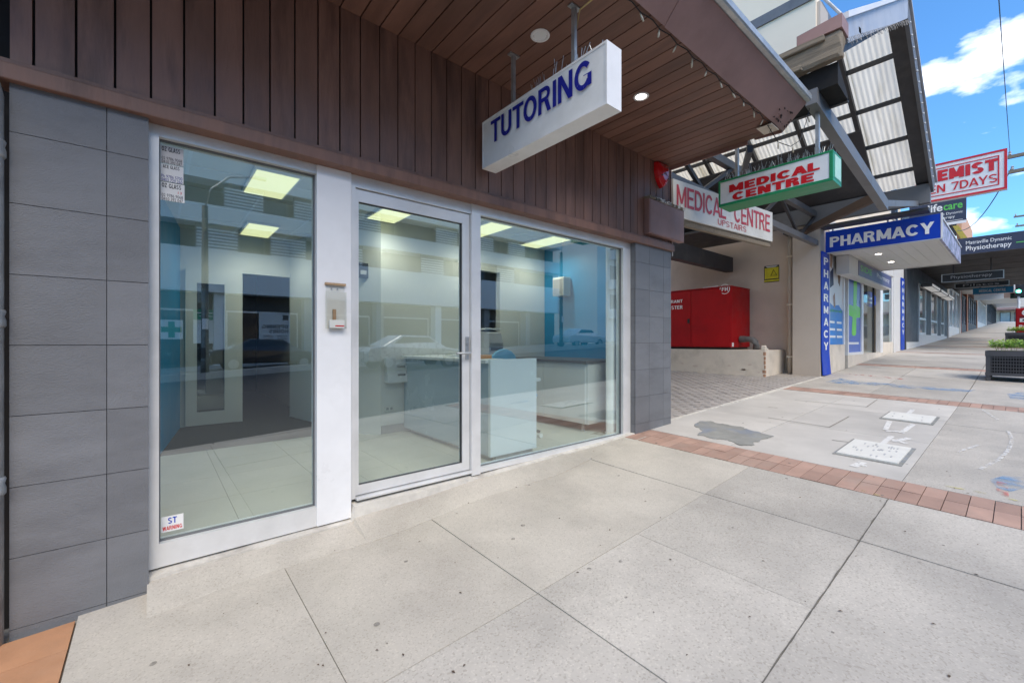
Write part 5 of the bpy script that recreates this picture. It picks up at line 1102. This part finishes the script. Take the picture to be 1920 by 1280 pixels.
# ------------------------------------------------------------------ planters
def planter(px, X0, Y0, label, plabel):
    g = gz(X0+.4, Y0-.4); W_, H_ = .86, .60
    t = thing('planter_box', label, 'planter', (X0+W_/2, Y0-W_/2, g), 'black planters along the kerb')
    part('basin', M['void'], t, (X0+.04, X0+W_-.04, Y0-W_+.04, Y0-.04, g+.12, g+H_-.02))
    for dx in (0, W_-.07):
        for dy in (0, W_-.07): part('leg', M['planter'], t, (X0+dx, X0+dx+.07, Y0-W_+dy, Y0-W_+dy+.07, g-.03, g+H_), bevel=.006)
    for z0, z1 in ((g+.10, g+.16), (g+H_-.1, g+H_+.01)): part('rail', M['planter'], t, (X0-.008, X0+W_+.008, Y0-W_-.008, Y0-W_+.02, z0, z1), (X0-.008, X0+W_+.008, Y0-.02, Y0+.008, z0, z1), (X0-.008, X0+.02, Y0-W_+.02, Y0-.02, z0, z1), (X0+W_-.02, X0+W_+.008, Y0-W_+.02, Y0-.02, z0, z1))
    for k in range(5):
        zz = g+.20+k*.066; part('slat', M['planter'], t, (X0+.0, X0+.012, Y0-W_+.07, Y0-.07, zz, zz+.018)); part('slat', M['planter'], t, (X0+.07, X0+W_-.07, Y0-.012, Y0, zz, zz+.018))
    for k in range(20):
        yy = Y0-W_+.075+k*.0365; part('grid_rib', M['planter'], t, (X0+.004, X0+.018, yy, yy+.01, g+.16, g+H_-.1))
    part('soil', M['soil'], t, (X0+.03, X0+W_-.03, Y0-W_+.03, Y0-.03, g+H_-.019, g+H_))
    pl = thing('planter_plant', plabel, 'plant', (X0+W_/2, Y0-W_/2, g+H_), 'plants in the black planters')
    for m, n, hh in ((M['leaf'], 650, .19), (M['leaf_pale'], 650, .24)):
        mb = MB()
        for k in range(n):
            cx, cy = X0+random.uniform(.05, W_-.05), Y0-random.uniform(.05, W_-.05)
            h = hh*random.uniform(.35, 1)*(1-.5*(abs(cx-X0-W_/2)/W_)**2); a_ = random.random()*6.28; s = random.uniform(.025, .05); tl = random.uniform(-.2, .6)
            d = Vector((math.cos(a_), math.sin(a_), tl)).normalized(); sd_ = Vector((-math.sin(a_), math.cos(a_), 0)); c = Vector((cx, cy, g+H_+h))
            mb.add([c, c+d*s+sd_*s*.4, c+d*s*2, c+d*s-sd_*s*.4], [(0,1,2,3)])
        mb.build('foliage', m, pl)
    mb = MB()
    for k in range(26):
        cx, cy = X0+random.uniform(.08, W_-.08), Y0-random.uniform(.08, W_-.08); mb.tube([(cx, cy, g+H_-.01), (cx+random.gauss(0,.03), cy+random.gauss(0,.03), g+H_+.17)], .003, 4)
    o = mb.build('stems', M['leaf'], pl); o['kind'] = 'stuff'
planter(0, 13.3, -2.52, 'black slatted planter box nearest on the pavement edge', 'bushy green plant in the nearest black planter')
planter(0, 27.0, -2.57, 'second black planter box in front of the red post box', 'green plant in the second black planter')
# red post box
t = thing('post_box', 'red street posting box with white logo beyond the planters', 'post box', (29.5, -3.2, gz(29.5, -3)))
g = gz(29.4, -3); y1_ = onX(1904, 600, 29).y
part('body', M['red'], t, (29.0, 29.7, y1_-.75, y1_, g+.1, 2.75), bevel=.03); part('base', M['black'], t, (29.08, 29.62, y1_-.7, y1_-.05, g-.02, g+.1))
mb = MB(); mb.prism([(28.995, y1_-.32+.14*math.cos(q), 2.55+.14*math.sin(q)) for q in [i*math.pi/12 for i in range(24)]], (.004, 0, 0)); mb.build('logo_disc', M['letter_white'], t)
mb = MB(); mb.prism([(28.99, y1_-.30, 2.43), (28.99, y1_-.30, 2.55), (28.99, y1_-.42, 2.55), (28.99, y1_-.38, 2.43)], (.004, 0, 0)); mb.build('logo_notch', M['red'], t)
part('label_plate', M['letter_white'], t, (28.995, 28.9995, y1_-.5, y1_-.12, 2.15, 2.31)); part('label_print', M['letter_black'], t, (28.992, 28.9945, y1_-.47, y1_-.2, 2.19, 2.27))
btext('POST', M['letter_white'], t, (28.999, y1_-.1, 1.88), (0,-1,0), (0,0,1), .5, .14, .22); part('slot', M['black'], t, (28.99, 28.9995, y1_-.6, y1_-.12, 2.35, 2.38))
# traffic light
c = onX(1910, 546, 60.0)
t = thing('traffic_light', 'traffic light showing green on a white pole up the street', 'traffic light', (60, c.y, zf(60)))
part('housing', M['black'], t, (60.0, 60.3, c.y-.35, c.y+.3, c.z-.45, c.z+1.0)); part('backing_board', mat('dark_green_board', (.01,.06,.05), .6), t, (60.301, 60.33, c.y-.5, c.y+.5, c.z-.6, c.z+1.1))
for k, m in enumerate((mat('green_lens', (.1,.9,.6), .4, emit=(.1,1,.6,4)), M['black'], M['black'])):
    mb = MB(); mb.lathe((59.99, c.y, c.z+k*.42), [(.15, .0), (.15, -.03), (.12, -.04)], 18, 'X'); l_ = mb.build('lens', m, t)
    mb = MB(); mb.tube([(60, c.y+.17*math.cos(q), c.z+k*.42+.17*math.sin(q)) for q in [i*math.pi/8 for i in range(9)]], .015, 5); mb.build('visor', M['black'], l_)
mb = MB(); mb.lathe((60.15, c.y, zf(60)-.1), [(.09, 0), (.09, c.z-zf(60)-.3)], 12); mb.build('pole', M['white_metal'], t)
# power poles and wires
def pole(X_, y, arms, label, h):
    t = thing('power_pole', label, 'power pole', (X_, y, zf(X_)), 'timber power poles along the kerb')
    mb = MB(); mb.lathe((X_, y, zf(X_)-.2), [(.16, 0), (.12, h)], 14); mb.build('pole', M['old_wood'], t, smooth=True); tips = []
    for z, y0 in arms:
        mb = MB(); mb.bar((X_-.18, y0, z), (X_-.18, 2*y-y0, z), .10, .12); am = mb.build('crossarm', M['old_wood'], t)
        for yy in (y0-.1, y0-.6, 2*y-y0+.1, 2*y-y0+.6):
            mb = MB(); mb.lathe((X_-.18, yy, z+.06), [(.02, 0), (.05, .04), (.03, .08), (.05, .12), (.02, .16)], 10); mb.build('insulator', M['letter_grey'], am); tips.append((X_-.18, yy, z+.2))
    return tips
t1 = pole(25.0, -4.25, [(8.27, -2.62), (7.70, -2.68)], 'nearer timber power pole with two crossarms at the picture edge', 8.6)
t2 = pole(50.0, -4.3, [(10.7, -2.62), (9.98, -2.7)], 'farther timber power pole with two crossarms', 10.2)
def wire(p0, p1, sag, label, r=.012):
    P = [Vector(p0).lerp(Vector(p1), i/24)-Vector((0, 0, sag*4*(i/24)*(1-i/24))) for i in range(25)]
    mb = MB(); mb.tube(P, r, 5); return tag(mb.build('power_line', M['black']), label, 'power line', 'overhead wires')
wire((-15, t1[0][1], 7.6), t1[0], .35, 'overhead wire running along the street at upper picture edge', .009)
wire(t1[5], t2[1], .5, 'overhead wire strung between the two power poles')
a = onX(1795, 432, 40.0); wire(t1[4], a, .7, 'dark service wire drooping from the near power pole to a far roof', .02)

# ------------------------------------------------------------------ across the street (seen in the shop glass)
OY = -24.0
OB = thing('apartment_block', 'white apartment block with louvred shutters reflected in the shop glass', 'building', (7, OY, 0))
wp = mat('white_render', (.86,.86,.84), .8, .04, .5); gp = mat('grey_render', (.30,.31,.31), .8, .08, .5)
part('core', mat('recess_shade_paint', (.09,.10,.10), .7, .1), OB, (-26, 28.6, OY-10, OY-1.2, -1, 13.5))  # shade of the window recesses painted in as a near-black core colour
for z0, z1 in ((3.87, 6.1), (7.43, 8.4), (9.7, 11.4), (12.6, 13.6)): part('band', wp, OB, (-26, 28.6, OY-1.2, OY, z0, z1))
shut = mat('shutter', (.80,.82,.84), .5, .04)
for z0, z1 in ((6.1, 7.43), (8.4, 9.7)):
    x = -24 if z0 < 7 else -22.8; k = 0
    while x < 27:
        sh_ = part('shutter', M['steel_grey'], OB, (x, x+1.9, OY-.32, OY-.28, z0, z1))
        m_ = MB(); n = int((z1-z0)/.17)
        for j in range(n): m_.hexa([(x+.05,OY-.28,z0+j*.17+.01),(x+1.85,OY-.28,z0+j*.17+.01),(x+1.85,OY-.25,z0+j*.17+.0),(x+.05,OY-.25,z0+j*.17+.0)], [(x+.05,OY-.28,z0+j*.17+.09),(x+1.85,OY-.28,z0+j*.17+.09),(x+1.85,OY-.25,z0+j*.17+.07),(x+.05,OY-.25,z0+j*.17+.07)])
        o = m_.build('louvres', shut, sh_); o['kind'] = 'stuff'
        w = part('window', M['steel_grey'], OB, (x+1.95, x+3.3, OY-1.19, OY-1.12, z0, z1)); part('pane', M['glass_dark'], w, (x+2.05, x+3.2, OY-1.115, OY-1.1, z0+.05, z1-.1))
        x += 3.4 if k % 3 != 2 else 6.0; k += 1
part('ground_floor', mat('dark_shopfront', (.05,.05,.05), .5, .2), OB, (-26, 28.6, OY-1.2, OY-1.0, -1, 3.86))
for k in range(12):
    xa = -24+k*4.4; part('column', wp if k % 3 == 0 else gp, OB, (xa, xa+.5, OY-1.0, OY-.3, -1, 3.869))
for k in range(11):
    xa = -23.4+k*4.4; w = part('shop_window', M['alu'], OB, (xa, xa+3.6, OY-.99, OY-.95, 2.9, 3.0), (xa, xa+.06, OY-.99, OY-.95, .1, 2.9), (xa+3.54, xa+3.6, OY-.99, OY-.95, .1, 2.9)); part('pane', M['glass_dark'], w, (xa+.06, xa+3.54, OY-.985, OY-.97, .1, 2.9))
O2 = thing('apartment_block', 'second white apartment block farther up the opposite side', 'building', (45, OY, 2))
part('core', wp, O2, (33, 60, OY-10, OY+.5, 0, 13))
for k in range(3):
    for j in range(4): 
        w = part('balcony_recess', M['steel_grey'], O2, (35+j*6, 38+j*6, OY+.501, OY+.56, 4.4+k*2.9, 6.0+k*2.9)); part('balcony', wp, w, (34.6+j*6, 38.4+j*6, OY+.57, OY+1.3, 3.6+k*2.9, 4.5+k*2.9))
O3 = thing('apartment_block', 'grey apartment block at the other end of the opposite side', 'building', (-45, OY, -1)); part('core', wp, O3, (-70, -29, OY-10, OY, -4, 11))
for k in range(3):
    for j in range(6): w = part('window', M['steel_grey'], O3, (-66+j*6, -63+j*6, OY+.001, OY+.06, 1+k*3, 2.6+k*3)); part('pane', M['glass_dark'], w, (-65.8+j*6, -63.2+j*6, OY+.061, OY+.07, 1.1+k*3, 2.5+k*3))
# opposite chemist signs
t = thing('cross_sign', 'white square sign with green cross across the street', 'sign', (.6, OY-.8, 1.5))
part('panel', M['letter_white'], t, (.2, 1.12, OY-.9, OY-.82, 1.42, 2.40)); crs = mat('cross_dark_green', (.01,.25,.14), .4)
part('cross', crs, t, (.53, .79, OY-.819, OY-.80, 1.50, 2.32), (.25, .529, OY-.819, OY-.80, 1.78, 2.04), (.791, 1.07, OY-.819, OY-.80, 1.78, 2.04))
t = thing('green_banner', 'green banner over a poster across the street', 'banner', (2, OY-.8, 2.6)); part('panel', mat('banner_green', (.02,.30,.17), .5), t, (1.55, 2.75, OY-.9, OY-.85, 2.45, 3.0)); part('poster', M['paper'], t, (1.55, 2.75, OY-.9, OY-.86, 1.2, 2.44))
part('text_line', M['letter_white'], t, (1.7, 2.6, OY-.849, OY-.845, 2.78, 2.84), (1.8, 2.5, OY-.849, OY-.845, 2.62, 2.66))
t = thing('opening_hours_sign', 'pale board reading OPENING HOURS across the street', 'sign', (5.3, OY-.8, 1)); part('board', mat('board_grey', (.66,.68,.68), .5), t, (4.55, 6.15, OY-.9, OY-.82, .98, 2.98))
btext('OPENING', M['charcoal'], t, (6.05, OY-.82, 2.05), (-1,0,0), (0,0,1), 1.35, .22); btext('HOURS', M['charcoal'], t, (6.05, OY-.82, 1.78), (-1,0,0), (0,0,1), 1.0, .22)
for k in range(6): part('text_line', M['charcoal'], t, (4.75, 5.25, OY-.819, OY-.815, 1.12+k*.1, 1.15+k*.1), (5.45, 6.0, OY-.819, OY-.815, 1.12+k*.1, 1.15+k*.1))
part('emblem', M['charcoal'], t, (5.75, 6.05, OY-.819, OY-.812, 2.55, 2.85))
# lamp posts in the median
def lamp(X_, label):
    g = zf(X_)-.1; t = thing('street_lamp', label, 'street lamp', (X_, -17.4, g), 'street lamps on the median')
    mb = MB(); mb.lathe((X_, -17.4, g), [(.15, 0), (.13, .6), (.10, 6.6)], 14); mb.build('pole', M['steel_dark'], t, smooth=True)
    mb = MB(); mb.tube([(X_, -17.4, g+6.5), (X_+.2, -17.4, g+7.3), (X_+.8, -17.4, g+7.9), (X_+1.7, -17.4, g+8.1)], .04, 8); mb.build('arm', M['galv'], t, smooth=True)
    part('lantern', M['flashing'], t, (X_+1.6, X_+2.1, -17.5, -17.3, g+8.05, g+8.17), bevel=.03); part('plate', M['letter_white'], t, (X_-.1, X_+.1, -17.25, -17.23, g+1.8, g+2.2))
lamp(1.5, 'dark street lamp pole reflected in the tall left window'); lamp(21.5, 'street lamp with curved arm farther up the median')
# cars across the street
def car(X_, y, label, bm_, face=1):
    g = zf(X_)-.22; L_, t = 4.5, thing('parked_car', label, 'car', (X_, y, g), 'cars across the street')
    prof = [(-2.25,.35),(-2.25,.62),(-2.2,.78),(-1.3,.9),(-.55,1.40),(.75,1.43),(1.55,1.0),(2.15,.93),(2.25,.75),(2.25,.35)]
    mb = MB(); n = len(prof); hw = .88; rows = []
    for w_, yo in ((hw-.05, -1), (hw, -.9), (hw, .9), (hw-.05, 1)):
        for px_, pz in prof:
            k = hw*(yo) if abs(yo) < 1 else (hw-.0)*yo
            inset = .2*max(0, (pz-.9)/.5)
            rows.append((X_+face*px_, y+(k*(1-inset)), g+pz))
    fs = [(r*n+i, r*n+i+1, (r+1)*n+i+1, (r+1)*n+i) for r in range(3) for i in range(n-1)]+[tuple(range(n))[::-1], tuple(range(3*n, 4*n))]+[(r*n+n-1, r*n, (r+1)*n, (r+1)*n+n-1) for r in range(3)]
    mb.add(rows, fs); mb.build('body', bm_, t, bevel=.06)
    for s in (-1, 1):
        yy = y+s*(hw-.075); mb = MB(); mb.prism([(X_+face*-1.05, yy, g+.93), (X_+face*-.5, yy-s*.07, g+1.33), (X_+face*.7, yy-s*.07, g+1.36), (X_+face*1.3, yy, g+.98)], (0, s*.03, 0)); mb.build('side_glass', M['glass_dark'], t)
        for wx in (-1.4, 1.4):
            mb = MB(); mb.lathe((X_+wx, y+s*.78, g+.33), [(.2, -.1), (.32, -.1), (.33, -.06), (.33, .06), (.32, .1), (.2, .1)], 22, 'Y'); w_ = mb.build('wheel', M['black'], t); mb = MB(); mb.lathe((X_+wx, y+s*.84, g+.33), [(.2, -.05), (.2, .05), (.05, .055)], 16, 'Y'); mb.build('rim', M['galv'], w_)
    part('tail_light', M['letter_red'], t, (X_-face*2.27-.02, X_-face*2.27+.04, y-.8, y-.5, g+.66, g+.8), (X_-face*2.27-.02, X_-face*2.27+.04, y+.5, y+.8, g+.66, g+.8)); part('headlight', M['letter_white'], t, (X_+face*2.23-.03, X_+face*2.23+.03, y-.8, y-.5, g+.68, g+.8), (X_+face*2.23-.03, X_+face*2.23+.03, y+.5, y+.8, g+.68, g+.8))
car(4.0, -19.6, 'dark grey sedan parked across the street', mat('car_dark', (.03,.033,.038), .3, .05, coat=1), -1)
car(8.6, -14.2, 'silver sedan passing on the near side of the road', mat('car_silver', (.55,.56,.57), .3, .05, metal=.4, coat=1), -1)
car(26, -19.6, 'white sedan parked farther up across the street', mat('car_white', (.72,.72,.72), .3, .04, coat=1), -1)
